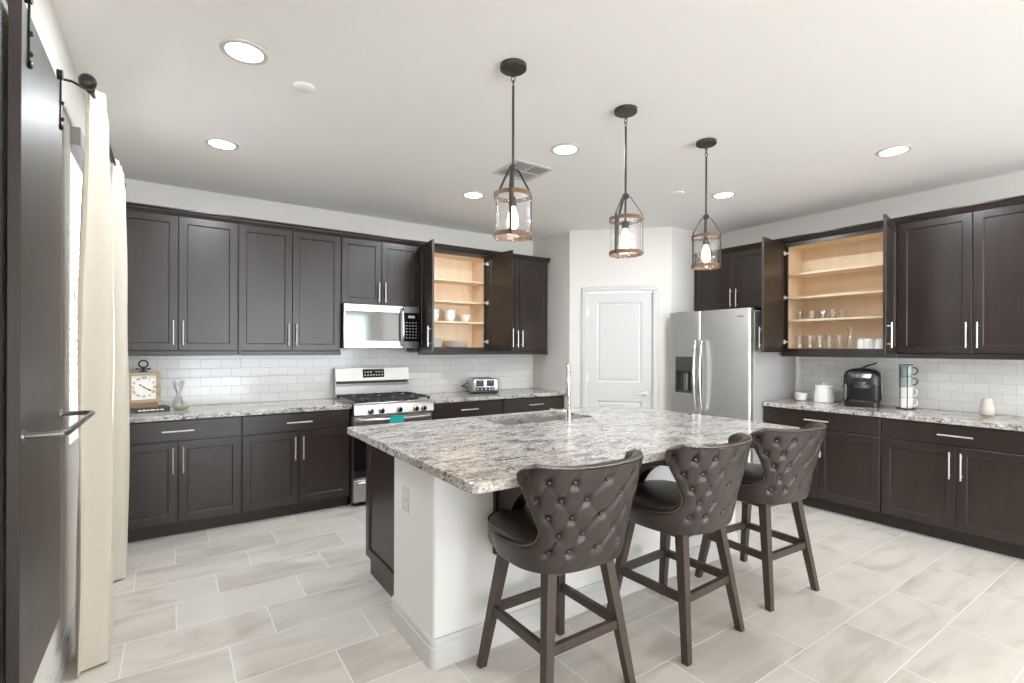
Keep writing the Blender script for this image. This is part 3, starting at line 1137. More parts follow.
def fridge_door(x0, x1, hole=None):
    m = MB()
    r = .025
    z0, z1 = .11, 1.805
    y0, y1 = -FD, fyd
    if hole is None:
        p = [(x0, y1), (x0, y0 + r)] + [(x0 + r - r * math.cos(R(90 * k / 6)), y0 + r - r * math.sin(R(90 * k / 6))) for k in range(1, 7)]
        p += [(x1 - r + r * math.sin(R(90 * k / 6)), y0 + r - r * math.cos(R(90 * k / 6))) for k in range(0, 7)] + [(x1, y1)]
        m.prism(p, 'Z', z0, z1)
        return m
    hx0, hx1, hz0, hz1 = hole
    p = [(x0, y1), (x0, y0 + r)] + [(x0 + r - r * math.cos(R(90 * k / 6)), y0 + r - r * math.sin(R(90 * k / 6))) for k in range(1, 7)]
    m.prism(p + [(hx0, y0), (hx0, y1)], 'Z', z0, z1)
    q = [(hx1, y1), (hx1, y0)] + [(x1 - r + r * math.sin(R(90 * k / 6)), y0 + r - r * math.cos(R(90 * k / 6))) for k in range(0, 7)] + [(x1, y1)]
    m.prism(q, 'Z', z0, z1)
    m.box(hx0, hx1, y0, y1, z0, hz0)
    m.box(hx0, hx1, y0, y1, hz1, z1)
    return m


fdoor = fridge_door(.003, SPL - .003, (.085, .318, .955, 1.335)).build('freezer_door', STEEL_V, fr, angle=25)
rdoor = fridge_door(SPL + .003, FW - .003).build('fridge_door', STEEL_V, fr, angle=25)
dp = MB()
dp.box(.085, .318, -FD + .004, -FD + .02, 1.185, 1.335)
dp.box(.085, .318, -FD + .055, -FD + .064, .955, 1.185)
dp.box(.085, .1, -FD + .002, -FD + .06, .955, 1.185)
dp.box(.305, .318, -FD + .002, -FD + .06, .955, 1.185)
dp.box(.085, .318, -FD + .002, -FD + .06, .955, .975)
disp = dp.build('dispenser', STEEL_DK, fdoor, smooth=False)
MB().box(.175, .225, -FD + .015, -FD + .05, .975, 1.165, .006).build('paddle', STEEL, disp, smooth=False)
for dparent, hx in ((fdoor, SPL - .035), (rdoor, SPL + .035)):
    hp = []
    hp.append((hx, -FD, 1.5))
    for k in range(17):
        u = 1 - 2 * k / 16
        hp.append((hx, -FD - .035 - .035 * (1 - u * u), 1.145 + u * .36))
    hp.append((hx, -FD, .79))
    MB().tube(hp, .0145, 12).build('handle', CHROME, dparent)
MB().box(FW - .13, FW - .06, -FD - .0015, -FD + .001, 1.725, 1.734).build('maker_badge', STEEL_DK, rdoor, smooth=False)
MB().box(.06, .16, fyd - .03, fyd + .05, 1.785, 1.812, .004).box(FW - .16, FW - .06, fyd - .03, fyd + .05, 1.785, 1.812, .004).build('hinge_cover', STEEL_DK, fr, smooth=False)

# ------------------------------------------------------------------ bar stools
ST_A, ST_B, ST_N = .327, .305, 2.7


def stool_scale(z):
    u = (z - .558) / .41
    return .775 + .225 * min(1, max(0, u)) ** .8 if u < 1 else 1.0


def st_pt(phi, z):
    """outer shell point; phi 0 = centre of the back (-y)"""
    s, c = math.sin(phi), math.cos(phi)
    k = stool_scale(z)
    x = ST_A * k * math.copysign(abs(s) ** (2 / ST_N), s)
    y = -ST_B * k * math.copysign(abs(c) ** (2 / ST_N), c)
    if c < 0:
        y *= .95
    y -= .03 * max(0, (z - .7)) / .3 * max(0, c)     # back leans out
    return Vector((x, y, z))


def interp(x, xs, ys):
    if x <= xs[0]:
        return ys[0]
    for i in range(len(xs) - 1):
        if x <= xs[i + 1]:
            h_ = xs[i + 1] - xs[i]
            f = (x - xs[i]) / h_
            sl = lambda j: 0 if j <= 0 or j >= len(xs) - 1 else (ys[j + 1] - ys[j - 1]) / (xs[j + 1] - xs[j - 1])
            m0, m1 = sl(i) * h_, sl(i + 1) * h_
            return (2 * f ** 3 - 3 * f * f + 1) * ys[i] + (f ** 3 - 2 * f * f + f) * m0 + (3 * f * f - 2 * f ** 3) * ys[i + 1] + (f ** 3 - f * f) * m1
    return ys[-1]


PHI_Z = [.558, .585, .618, .632, .646, .664, .69, .725, .77, .82, .87, .91, .936, .955, .968]
PHI_V = [117, 118, 117, 105, 76, 58, 50, 48, 52, 57, 63, 67, 67, 62, 54]


def st_phimax(z):
    return R(interp(z, PHI_Z, PHI_V))


BUTTONS = []
for i, z in enumerate((.918, .848, .778, .708, .638)):
    for k in range(-4, 5):
        ph = R(20.5 * k) if i % 2 == 0 else R(20.5 * (k + .5))
        if abs(ph) < R((64, 54, 46, 34, 44)[i]):
            BUTTONS.append((ph, z))


def st_surface(phi, z):
    p = st_pt(phi, z)
    e = 1e-3
    n = (st_pt(phi + e, z) - p).cross(st_pt(phi, z + e) - p)
    if n.length < 1e-12:
        n = Vector((p.x, p.y, 0))
    n.normalize()
    if n.dot(Vector((p.x, p.y, 0))) < 0:
        n = -n
    return p, n


def make_stool():
    root = thing('bar_stool', '', 'bar stool')
    # ---- tufted shell
    zs = [.558, .566, .576, .588, .60, .61, .618, .624, .629, .634, .639, .644, .649, .655, .661, .667, .674, .682, .692, .703, .715, .727, .74]
    zs += [.74 + (.925 - .74) * k / 20 for k in range(1, 21)] + [.934, .942, .950, .957, .9605, .963, .9655, .968]
    NC = 96
    bm = bmesh.new()
    outer, inner, nails = [], [], []

    def crown_lift(s, z):
        return (.012 * abs(s) ** 2.2) * max(0, (z - .84) / .128)
    for z in zs:
        pm = st_phimax(z)
        ro, ri = [], []
        for k in range(NC + 1):
            s = -1 + 2 * k / NC
            phi = s * pm
            p, n = st_surface(phi, z)
            d = 0
            for bp_, bz in BUTTONS:
                q = st_pt(bp_, bz)
                r2 = (q - p).length_squared
                if r2 < .0036:
                    d += .014 * math.exp(-r2 / .0003)
                # diagonal pleats joining neighbouring buttons
                dz = z - bz
                if abs(dz) < .071:
                    for sg in (1, -1):
                        dphi = phi - bp_ - sg * R(10.25) * dz / .07
                        ar = dphi * .25
                        if abs(ar) < .03 and sg * dz >= -.071:
                            d += .0036 * math.exp(-(ar / .0065) ** 2) * (1 if sg > 0 else .35)
                # vertical pleat up to the rim from the top row
                if bz > .9 and 0 < dz < .045:
                    ar = (phi - bp_) * .28
                    d += .004 * math.exp(-(ar / .006) ** 2)
            lift = Vector((.010, 0, crown_lift(phi / R(70), z)))
            puff = .006 * (1 - abs(s) ** 8)
            po = p + n * (puff - d) + lift
            ro.append(bm.verts.new(po))
            th = .042 if z > .64 else .03
            ri.append(bm.verts.new(p - n * th + lift))
        outer.append(ro)
        inner.append(ri)
    nr = len(zs)
    for G in (outer, inner):
        for i in range(nr - 1):
            for k in range(NC):
                bm.faces.new((G[i][k], G[i][k + 1], G[i + 1][k + 1], G[i + 1][k]))
    # boundary loop: bottom, right edge up, top, left edge down
    idx = [(0, k) for k in range(NC + 1)] + [(i, NC) for i in range(1, nr)] + [(nr - 1, k) for k in range(NC - 1, -1, -1)] + [(i, 0) for i in range(nr - 2, 0, -1)]
    mid = []
    for i, k in idx:
        po, pi_ = outer[i][k].co, inner[i][k].co
        ii = min(max(i, 1), nr - 2)
        kk = min(max(k, 1), NC - 1)
        inward = outer[ii][kk].co - po
        if i == nr - 1 and 0 < k < NC:
            inward = Vector((0, 0, -1))
        if i == 0:
            inward = Vector((0, 0, 1))
        o_ = -inward.normalized() if inward.length > 1e-6 else Vector((0, 0, 1))
        m_ = (po + pi_) / 2 + o_ * (.012 if i > 0 else .002)
        mid.append(bm.verts.new(m_))
        if i > 0:
            nails.append((po * .82 + m_ * .18 + o_ * .004))
    n = len(idx)
    for a in range(n):
        b2 = (a + 1) % n
        o1, o2 = outer[idx[a][0]][idx[a][1]], outer[idx[b2][0]][idx[b2][1]]
        i1, i2 = inner[idx[a][0]][idx[a][1]], inner[idx[b2][0]][idx[b2][1]]
        for q in ((o1, o2, mid[b2], mid[a]), (mid[a], mid[b2], i2, i1)):
            try:
                bm.faces.new(q)
            except ValueError:
                pass
    mb = MB()
    mb.bm.free()
    mb.bm = bm
    shell = mb.build('backrest', LEATHER, root, angle=60)
    # ---- nailhead trim following the rim
    nb = MB()
    pl, rl_ = [], []
    step, acc = .0042, 0.
    for p0, p1 in zip(nails[:-1], nails[1:]):
        seg = (p1 - p0).length
        while acc < seg and seg > 0:
            pl.append(p0.lerp(p1, acc / seg))
            rl_.append((.001, .0034, .0034)[len(pl) % 3])
            acc += step
        acc -= seg
    nb.tube(pl, rl_, 6)
    nb.build('nailhead_trim', NAIL, shell, label='brass nailhead trim')
    btn = None
    for ph, z in BUTTONS:
        p, nn = st_surface(ph, z)
        p = p + nn * -.004 + Vector((.010, 0, 0))
        if btn is None:
            btn = MB().ball((0, 0, 0), .0095, (1, 1, .55), 10).build('tuft_button', LEATHER_D, shell)
            o = btn
        else:
            o = btn.copy()
            COL.objects.link(o)
        o.location = p
        o.rotation_euler = nn.to_track_quat('Z', 'Y').to_euler()
    # ---- seat cushion: rounded square with crowned top
    sb = MB()
    bmm = sb.bm
    rings = []
    NS = 48

    def sq(r, n_=3.4, sy=1.0):
        out = []
        for k in range(NS):
            a = 2 * PI * k / NS
            c, s = math.cos(a), math.sin(a)
            x = r * math.copysign(abs(c) ** (2 / n_), c)
            y = r * sy * math.copysign(abs(s) ** (2 / n_), s)
            out.append((x, y))
        return out
    for r, z in ((.22, .56), (.236, .566), (.242, .58), (.242, .64), (.236, .658), (.224, .668), (.18, .679), (.11, .686), (.05, .688)):
        rings.append([bmm.verts.new((x, y + .035, z)) for x, y in sq(r, sy=.98)])
    bmm.faces.new(rings[0][::-1])
    bmm.faces.new(rings[-1])
    for A, B in zip(rings[:-1], rings[1:]):
        for k in range(NS):
            bmm.faces.new((A[k], A[(k + 1) % NS], B[(k + 1) % NS], B[k]))
    seat = sb.build('seat', LEATHER_D, root, angle=50)
    pp = MB()
    pp.tube([(x, y + .035, .658) for x, y in sq(.239, sy=.98)], .0045, 6, True)
    pp.build('piping', LEATHER, seat)
    # ---- swivel plate, apron
    MB().box(-.165, .165, -.165, .165, .52, .557, .004).build('seat_frame', LEGWOOD, root, smooth=False)
    # ---- legs and stretchers
    for sx in (-1, 1):
        for sy in (-1, 1):
            tx, ty, bx, by = sx * .150, sy * .150, sx * .226, sy * .232
            a, c = .023, .0165
            MB().hexa([(bx - c, by - c, 0), (bx + c, by - c, 0), (bx + c, by + c, 0), (bx - c, by + c, 0)], [(tx - a, ty - a, .56), (tx + a, ty - a, .56), (tx + a, ty + a, .56), (tx - a, ty + a, .56)]).build('leg', LEGWOOD, root, smooth=False)

    def leg_at(sx, sy, z):
        f = z / .56
        return (sx * (.226 + (.150 - .226) * f), sy * (.232 + (.150 - .232) * f), z)
    for (p, q, z) in (((-1, -1), (1, -1), .262), ((-1, 1), (1, 1), .262), ((-1, -1), (-1, 1), .262), ((1, -1), (1, 1), .262)):
        A, B = Vector(leg_at(*p, z)), Vector(leg_at(*q, z))
        d = (B - A).normalized()
        s = Vector((d.y, -d.x, 0)) * .0115
        u = Vector((0, 0, .019))
        lo = [A - s - u, A + s - u, A + s + u, A - s + u]
        hi = [B - s - u, B + s - u, B + s + u, B - s + u]
        MB().hexa(lo, hi).build('stretcher', LEGWOOD, root, smooth=False)
    return root


stool = make_stool()
for i, (x, y, turn, swivel, lab) in enumerate((
        (1.398, 1.715, 0, -2, 'tufted brown leather bar stool at the corner of the island nearest the outlet'),
        (2.160, 1.685, 2.4, 1.5, 'middle tufted brown leather bar stool, between the other two'),
        (2.95, 1.70, -3.5, 1, 'tufted brown leather bar stool farthest from the outlet, nearest the base cabinets'))):
    o = stool if i == 0 else dup_tree(stool)
    o.location = (x, y, 0)
    o.rotation_euler = (0, 0, R(turn))
    for ch in o.children:
        if ch.name.startswith(('backrest', 'seat')) and not ch.name.startswith('seat_frame'):
            ch.rotation_euler = (0, 0, R(swivel))      # the seats swivel on their frames
    tag(o, lab, 'bar stool', 'bar stools along the island')

# ------------------------------------------------------------------ pendants


def make_pendant():
    root = thing('pendant_light', '', 'pendant light')
    MB().lathe([(0, 0), (.064, 0), (.064, -.018), (.059, -.022), (0, -.022)]).build('canopy', GUNMETAL, root)
    ch = MB()
    for k in range(3):
        cz = -.04 - k * .024
        pts = []
        for j in range(12):
            a = 2 * PI * j / 12
            r = .0085
            dxy, dz = r * math.cos(a), .016 * math.sin(a)
            pts.append((dxy, 0, cz + dz) if k % 2 == 0 else (0, dxy, cz + dz))
        ch.tube(pts, .0025, 6, True)
    ch.build('chain', GUNMETAL, root)
    MB().cyl((0, 0, -.10), (0, 0, -.505), .0062, .0062, 10).build('rod', GUNMETAL, root)
    MB().lathe([(0, -.478), (.012, -.478), (.02, -.486), (.02, -.5), (.012, -.508), (0, -.508)], n=16).build('collar', GUNMETAL, root)
    zt, zb, r = -.626, -.818, .092
    MB().cyl((0, 0, -.505), (0, 0, -.64), .006, .006, 8).build('stem', GUNMETAL, root)
    for z in (zt, zb):
        MB().lathe([(r - .004, z - .010), (r, z - .010), (r, z + .010), (r - .004, z + .010)], n=48, close=True).build('band', BAND, root, label='rust brown wood band')
    for k in range(3):
        a = 2 * PI * k / 3
        ca, sa = math.cos(a), math.sin(a)
        m = MB()
        path = [(.014, -.494), (.03, -.505), (r + .002, zt + .02), (r + .0025, zt + .005), (r + .0025, zb - .013)]
        hw_ = .0068
        bm = m.bm
        prev = None
        for (pr, pz) in path:
            vs = []
            for th in (0, .003):
                for s in (-1, 1):
                    rr_ = pr + th
                    vs.append(bm.verts.new((rr_ * ca - s * hw_ * sa, rr_ * sa + s * hw_ * ca, pz)))
            if prev:
                for i1, i2 in ((0, 1), (1, 3), (3, 2), (2, 0)):
                    bm.faces.new((prev[i1], prev[i2], vs[i2], vs[i1]))
            else:
                bm.faces.new((vs[0], vs[1], vs[3], vs[2]))
            prev = vs
        bm.faces.new((prev[0], prev[2], prev[3], prev[1]))
        for z in (zt, zb):
            m.ball(((r + .006) * ca, (r + .006) * sa, z), .005, n=8)
        m.build('strap', GUNMETAL, root, smooth=False)
    MB().lathe([(r - .006, zb - .01), (r - .0055, zt + .01), ], n=48).build('glass_shade', SEEDED, root, recalc=False, label='clear seeded glass cylinder')
    MB().lathe([(0, -.635), (.018, -.635), (.02, -.645), (.02, -.672), (.014, -.68), (0, -.68)], n=18).build('socket', GUNMETAL, root)
    MB().lathe([(0, -.68), (.011, -.68), (.013, -.69), (.022, -.715), (.027, -.742), (.025, -.768), (.015, -.787), (0, -.795)], n=20).build('bulb', BULB, root, label='glowing clear bulb')
    return root


pend = make_pendant()
for i, (x, rz, lab) in enumerate((((1.382, 2.021), -131, 'lantern pendant light hanging above the stool nearest the outlet'),
                                  ((2.158, 2.021), -170, 'middle lantern pendant light of the three over the island'),
                                  ((2.92, 2.026), -200, 'lantern pendant light hanging in front of the wall cabinet over the fridge'))):
    o = pend if i == 0 else dup_tree(pend)
    o.location = (x[0], x[1], H)
    o.rotation_euler = (0, 0, R(rz))
    tag(o, lab, 'pendant light', 'pendants over the island')

# ------------------------------------------------------------------ ceiling fittings


def make_downlight():
    root = thing('downlight', '', 'recessed light')
    MB().lathe([(.076, -.001), (.079, -.006), (.098, -.005), (.101, -.0015), (.101, .0), (.076, .0)], n=40, close=True).build('trim_ring', WHITE, root)
    MB().lathe([(0, -.002), (.077, -.002), (.077, 0), (0, 0)], n=40).build('lens', LED, root, label='glowing round lens')
    return root


dl = make_downlight()
spots = [(.301, 2.635, 'bright recessed ceiling light nearest the curtains'),
         (.302, 3.893, 'bright recessed ceiling light nearest the clock cabinets'),
         (2.244, 2.65, 'bright recessed ceiling light between the first and second pendants'),
         (2.235, 3.89, 'small recessed ceiling light beside the vent, near the back wall'),
         (4.043, 2.624, 'recessed ceiling light right of the farthest pendant, near the fridge'),
         (4.103, 1.39, 'bright recessed ceiling light before the right wall cabinets')]
# unseen ceiling lights added behind the camera as fill
spots += [(1.0, -1.0, None), (3.6, -1.0, None), (1.0, -3.2, None), (3.6, -3.2, None)]
extra = 0
for i, (x, y, lab) in enumerate(spots):
    o = dl if i == 0 else dup_tree(dl)
    o.location = (x, y, H)
    tag(o, lab or 'unseen recessed ceiling light added behind the viewer as fill', 'recessed light', 'recessed ceiling lights')
    ld = bpy.data.lights.new('downlight_lamp', 'AREA')
    ld.shape = 'DISK'
    ld.size = .15
    ld.energy = DOWNLIGHT_W
    ld.color = (.90, .97, 1.04)
    lo = bpy.data.objects.new('downlight_lamp', ld)
    COL.objects.link(lo)
    lo.location = (x, y, H - .012)

vt = thing('air_vent', 'square white ceiling air vent behind the first pendant', 'vent', (2.244, 3.15, H))
s = .172
m = MB()
m.box(-s, s, -s, -s + .03, -.008, 0, .003).box(-s, s, s - .03, s, -.008, 0, .003).box(-s, -s + .03, -s + .03, s - .03, -.008, 0, .003).box(s - .03, s, -s + .03, s - .03, -.008, 0, .003)
m.build('frame', WHITE, vt, smooth=False)
MB().box(-s + .03, s - .03, -s + .03, s - .03, -.0012, 0).build('slot_shade', VENTDK, vt, smooth=False)  # flat dark sheet painted as the shade between the louvers
m = MB()
q = s - .03
for k in range(6):
    t0 = .012 + k * .022
    for sx, sy in ((1, 1), (-1, -1)):
        m.box(*sorted((sx * .004, sx * q)), *sorted((sy * t0, sy * (t0 + .009))), -.0045, -.003)
    for sx, sy in ((-1, 1), (1, -1)):
        m.box(*sorted((sx * t0, sx * (t0 + .009))), *sorted((sy * .004, sy * q)), -.0045, -.003)
m.box(-.004, .004, -q, q, -.008, -.003).box(-q, q, -.004, .004, -.008, -.003)
m.build('louver', WHITE, vt, smooth=False)
for (x, y, lab) in ((.595, 2.806, 'flat round white ceiling cap between the first downlight and pendant'), (3.668, 2.818, 'flat round white ceiling cap near the fridge')):
    o = MB().lathe([(0, -.009), (.045, -.009), (.052, -.006), (.054, 0), (0, 0)], n=36).build('sprinkler_cap', CEIL, None, (x, y, H))
    tag(o, lab, 'sprinkler cap', 'round ceiling caps')

# ------------------------------------------------------------------ left wall: window, blind, curtains, barn doors
wn = thing('window_1', 'curtained window with white blinds on the left wall', 'window', (XL, 0, 0))
struct(wn)
m = MB()
fx0, fx1 = -.12, -.08
m.box(fx0, fx1, WY0, WY0 + .05, WZ0, WZ1).box(fx0, fx1, WY1 - .05, WY1, WZ0, WZ1).box(fx0, fx1, WY0 + .05, WY1 - .05, WZ0, WZ0 + .05).box(fx0, fx1, WY0 + .05, WY1 - .05, WZ1 - .05, WZ1).box(fx0, fx1, WY0 + .05, WY1 - .05, 1.66, 1.70)
m.build('window_frame', WHITE, wn, smooth=False)
MB().box(-.104, -.098, WY0 + .045, WY1 - .045, WZ0 + .045, WZ1 - .045).build('window_pane', GLASS, wn, smooth=False)
bl = thing('window_blind', 'white horizontal window blind behind the near curtain', 'window blind', (XL, 0, 0))
MB().box(-.055, .035, WY0 + .006, WY1 - .006, WZ1 - .09, WZ1 - .004, .004).build('headrail', GREYSIDE, bl, smooth=False, label='grey headrail valance')
m = MB()
z = WZ1 - .115
while z > WZ0 + .05:
    bm = m.bm
    a = .014
    v = [bm.verts.new(p) for p in ((-.045, WY0 + .012, z + a), (.0, WY0 + .012, z - a), (.0, WY1 - .012, z - a), (-.045, WY1 - .012, z + a))]
    v2 = [bm.verts.new(p_.co + Vector((.0015, 0, .002))) for p_ in v]
    bm.faces.new(v[::-1])
    bm.faces.new(v2)
    for k in range(4):
        bm.faces.new((v[k], v[(k + 1) % 4], v2[(k + 1) % 4], v2[k]))
    z -= .042
m.build('slats', BLIND, bl, smooth=False)
MB().box(-.045, .004, WY0 + .012, WY1 - .012, WZ0 + .012, WZ0 + .035, .003).build('bottom_rail', BLIND, bl, smooth=False)
MB().cyl((-.02, WY0 + .2, WZ0 + .02), (-.02, WY0 + .2, WZ1 - .08), .0015, .0015, 6).cyl((-.02, WY1 - .2, WZ0 + .02), (-.02, WY1 - .2, WZ1 - .08), .0015, .0015, 6).build('lift_cord', BLIND, bl)

RODX, RODZ = -.262, 2.508
rod = thing('curtain_rod', 'dark bronze curtain rod with ball finial on the left wall', 'curtain rod', (RODX, 0, RODZ))
MB().cyl((0, 2.80, 0), (0, 4.24, 0), .0125, .0125, 14).build('pole', ORB, rod)
for y, sg in ((2.80, -1), (4.24, 1)):
    m = MB()
    P = [(0, -.012), (.016, -.012), (.018, 0), (.014, .008), (.02, .016), (.014, .026), (.018, .034), (.026, .045), (.031, .062), (.030, .078), (.021, .09), (0, .096)]
    m.lathe(P, n=20)
    bmesh.ops.rotate(m.bm, verts=m.bm.verts, cent=(0, 0, 0), matrix=Matrix.Rotation(R(90) * (1 if sg < 0 else -1), 3, 'X'))
    bmesh.ops.translate(m.bm, verts=m.bm.verts, vec=(0, y, 0))
    m.build('finial', ORB, rod)
for y in (2.815, 4.21):
    m = MB()
    m.tube([(XL - RODX + .004, y, .02), (-.06, y, .02), (-.012, y, .0), (0, y, -.014), (.012, y, -.008)], .0055, 8)
    m.box(XL - RODX, XL - RODX + .006, y - .014, y + .014, -.05, .045, .002)
    m.build('bracket', ORB, rod)


def curtain(y0, y1, xc, amp, folds, z0, z1, label, seed):
    rnd = random.Random(seed)
    ph = [rnd.uniform(0, 6.28) for _ in range(6)]
    mb = MB()
    bm = mb.bm
    ny, nz = 120, 40
    F = []
    for i in range(nz + 1):
        f = i / nz
        z = z1 + (z0 - z1) * f
        row = []
        for k in range(ny + 1):
            u = k / ny
            am = amp * (.55 + .45 * min(1, f * 3))
            y = y0 + (y1 - y0) * (u + .012 * math.sin(6.28 * u * 3 + ph[0]) * f)
            wv = math.sin(6.28 * folds * u + ph[1] + .5 * math.sin(6.28 * u + ph[2]) + .25 * math.sin(f * 3 + ph[3]))
            x = xc + am * (wv + .22 * math.sin(6.28 * folds * 2.3 * u + ph[4] + f * 1.5)) + .006 * math.sin(f * 9 + ph[5] + u * 5)
            if f < .03:
                x = xc + (x - xc) * .8
            row.append(Vector((x, y, z)))
        F.append(row)
    th = .004
    G1 = [[bm.verts.new(p) for p in r] for r in F]
    G2 = []
    for i in range(nz + 1):
        r = []
        for k in range(ny + 1):
            tan = F[i][min(k + 1, ny)] - F[i][max(k - 1, 0)]
            nn = Vector((tan.y, -tan.x, 0)).normalized()
            r.append(bm.verts.new(F[i][k] - nn * th))
        G2.append(r)
    for i in range(nz):
        for k in range(ny):
            bm.faces.new((G1[i][k], G1[i][k + 1], G1[i + 1][k + 1], G1[i + 1][k]))
            bm.faces.new((G2[i][k], G2[i + 1][k], G2[i + 1][k + 1], G2[i][k + 1]))
    for i in range(nz):
        for k in (0, ny):
            bm.faces.new((G1[i][k], G1[i + 1][k], G2[i + 1][k], G2[i][k]))
    for k in range(ny):
        for i in (0, nz):
            bm.faces.new((G1[i][k], G1[i][k + 1], G2[i][k + 1], G2[i][k]))
    o = mb.build('curtain', LINEN, angle=80)
    tag(o, label, 'curtain', 'linen curtains')
    return o


curtain(2.82, 3.13, -.248, .053, 2.6, .012, 2.54, 'cream linen curtain nearest the viewer, beside the barn door', 3)
curtain(3.80, 4.19, -.252, .042, 3.4, .012, 2.54, 'cream linen curtain farther back, touching the clock cabinets', 11)

BX = -.32
bd = thing('barn_door', 'dark wood sliding barn door with bar handle and iron straps', 'barn door', (BX, 0, 0))
BY0, BY1, BZ0, BZ1 = 1.96, 2.585, .38, 2.392
MB().box(-.028, 0, BY0, BY1, BZ0, BZ1, .002).build('panel', BARN, bd, smooth=False)
for y in (BY0 + .075, BY1 - .05):
    m = MB()
    m.box(0, .005, y - .006, y + .006, 2.225, 2.44)
    m.ball((.006, y, 2.235), .012, (.5, 1, 1), 10)
    for z in (2.265, 2.325):
        m.ball((.006, y, z), .008, (.9, 1, 1), 8)
    st = m.build('strap', ORB, bd)
    MB().cyl((-.008, y, 2.43), (.008, y, 2.43), .018, .018, 20).build('wheel', ORB, st)
hz = 1.157
hy0, hy1 = BY0 + .03, BY1 - .015
MB().tube([(0, hy0, hz), (.06, hy0 + .002, hz), (.083, hy0 + .008, hz), (.093, hy0 + .03, hz), (.096, hy1 - .03, hz), (.09, hy1 - .008, hz), (.07, hy1, hz), (0, hy1, hz)], .009, 12).cyl((0, hy0, hz), (.006, hy0, hz), .019, .018, 16).cyl((0, hy1, hz), (.006, hy1, hz), .019, .018, 16).build('bar_handle', STEEL_DK, bd)
rl = thing('added_door_track', 'thin dark track added for the shade line above the barn door', 'door track', (XL, 0, 0))  # added strip draws the dark shade line along the door top
MB().box(.008, .014, .9, 2.64, 2.41, 2.44).build('rail', ORB, rl, smooth=False)
m = MB()
for y in (1.2, 1.8, 2.3, 2.58):
    m.cyl((0, y, 2.425), (.017, y, 2.425), .007, .007, 10)
m.build('mounting_bolts', ORB, rl)
o = thing('wood_door', 'dark stained flat door at the left edge, behind the barn door', 'door', (XL + .001, 0, 0))
MB().box(0, .014, 1.0, 1.945, .02, 2.32, .002).build('panel', CAB_DK, o, smooth=False)
m = MB()
m.cyl((.014, 1.1, 1.0), (.06, 1.1, 1.0), .012, .01, 12).tube([(.058, 1.1, 1.0), (.06, 1.16, 1.0), (.058, 1.21, 1.0)], .009, 10)
m.build('lever_handle', ORB, o)

# ------------------------------------------------------------------ counter-top things
CT = .914
# clock on two books
BK = (-.145, 4.86)
bk1 = thing('book', 'tan hardback book directly under the clock', 'book', (BK[0] - .045, BK[1] + .005, CT + .034), R(14), 'books under the clock')
MB().box(-.115, .115, -.078, .078, 0, .003).box(-.115, .115, -.078, .078, .031, .034).box(-.115, .115, -.081, -.077, 0, .034).build('cover', BOOKTAN, bk1, smooth=False)
MB().box(-.11, .11, -.077, .073, .003, .031).build('pages', CREAM, bk1, smooth=False)
bk2 = thing('book', 'black hardback book lying at the bottom under the clock', 'book', (BK[0] + .035, BK[1] - .02, CT), R(10), 'books under the clock')
MB().box(-.115, .115, -.08, .08, 0, .003).box(-.115, .115, -.08, .08, .031, .034).box(-.115, .115, -.084, -.079, 0, .034).build('cover', BOOKBLK, bk2, smooth=False)
MB().box(-.11, .11, -.079, .075, .003, .031).build('pages', CREAM, bk2, smooth=False)
m = MB()
xx = -.085
for wd in (.018, .026, .012, .03, .02, .024):
    m.box(xx, xx + wd, -.0848, -.0838, .012, .021)
    xx += wd + .006
m.build('spine_lettering', CREAM, bk2, smooth=False)
ck = thing('mantel_clock', 'square weathered wood clock with roman numerals and iron ring', 'clock', (BK[0] - .01, BK[1] + .025, CT + .068), R(16))
hs, hh = .105, .235
m = MB()
f = .022
m.box(-hs, hs, -.035, .035, 0, f, .002).box(-hs, hs, -.035, .035, hh - f, hh, .002).box(-hs, -hs + f, -.035, .035, f, hh - f, .001).box(hs - f, hs, -.035, .035, f, hh - f, .001)
m.box(-hs + f, hs - f, .02, .033, f, hh - f)
m.box(-hs - .008, hs + .008, -.042, .04, -.0, .012, .002)
m.build('case', CLOCKWOOD, ck, smooth=False)
MB().box(-hs + f, hs - f, -.016, .02, f, hh - f).build('dial', CREAM, ck, smooth=False)
cz = hh / 2
nm = MB()
for k, tx in enumerate(('XII', 'I', 'II', 'III', 'IIII', 'V', 'VI', 'VII', 'VIII', 'IX', 'X', 'XI')):
    cu = bpy.data.curves.new('numeral', 'FONT')
    cu.body = tx
    cu.size = .026
    cu.align_x = 'CENTER'
    cu.align_y = 'CENTER'
    to = bpy.data.objects.new('numeral', cu)
    COL.objects.link(to)
    me = to.to_mesh()
    a = -2 * PI * k / 12
    mat = Matrix.Translation((.071 * math.sin(-a), -.0168, cz + .071 * math.cos(a))) @ Matrix.Rotation(-a, 4, 'Y') @ Matrix.Rotation(R(90), 4, 'X') @ Matrix.Scale(1.15, 4, (0, 1, 0))
    vs = [nm.bm.verts.new(mat @ v.co) for v in me.vertices]
    for p in me.polygons:
        nm.bm.faces.new([vs[i] for i in p.vertices])
    to.to_mesh_clear()
    bpy.data.objects.remove(to)
    bpy.data.curves.remove(cu)
r = bmesh.ops.extrude_face_region(nm.bm, geom=list(nm.bm.faces))
bmesh.ops.translate(nm.bm, vec=(0, -.001, 0), verts=[v for v in r['geom'] if isinstance(v, bmesh.types.BMVert)])
nm.build('numerals', BLACK, ck, smooth=False)
hn = MB()
for ang, ln in ((122, .058), (-52, .04)):
    a = R(ang)
    d = Vector((math.sin(a), 0, math.cos(a)))
    hn.tube([Vector((0, -.0185, cz)) - d * .012, Vector((0, -.0185, cz)) + d * ln * .6, Vector((0, -.0185, cz)) + d * ln * .75, Vector((0, -.0185, cz)) + d * ln], [.002, .002, .0055, .001], 8)
hn.cyl((0, -.0165, cz), (0, -.021, cz), .005, .005, 12)
hn.build('hands', BLACK, ck)
rg_ = MB()
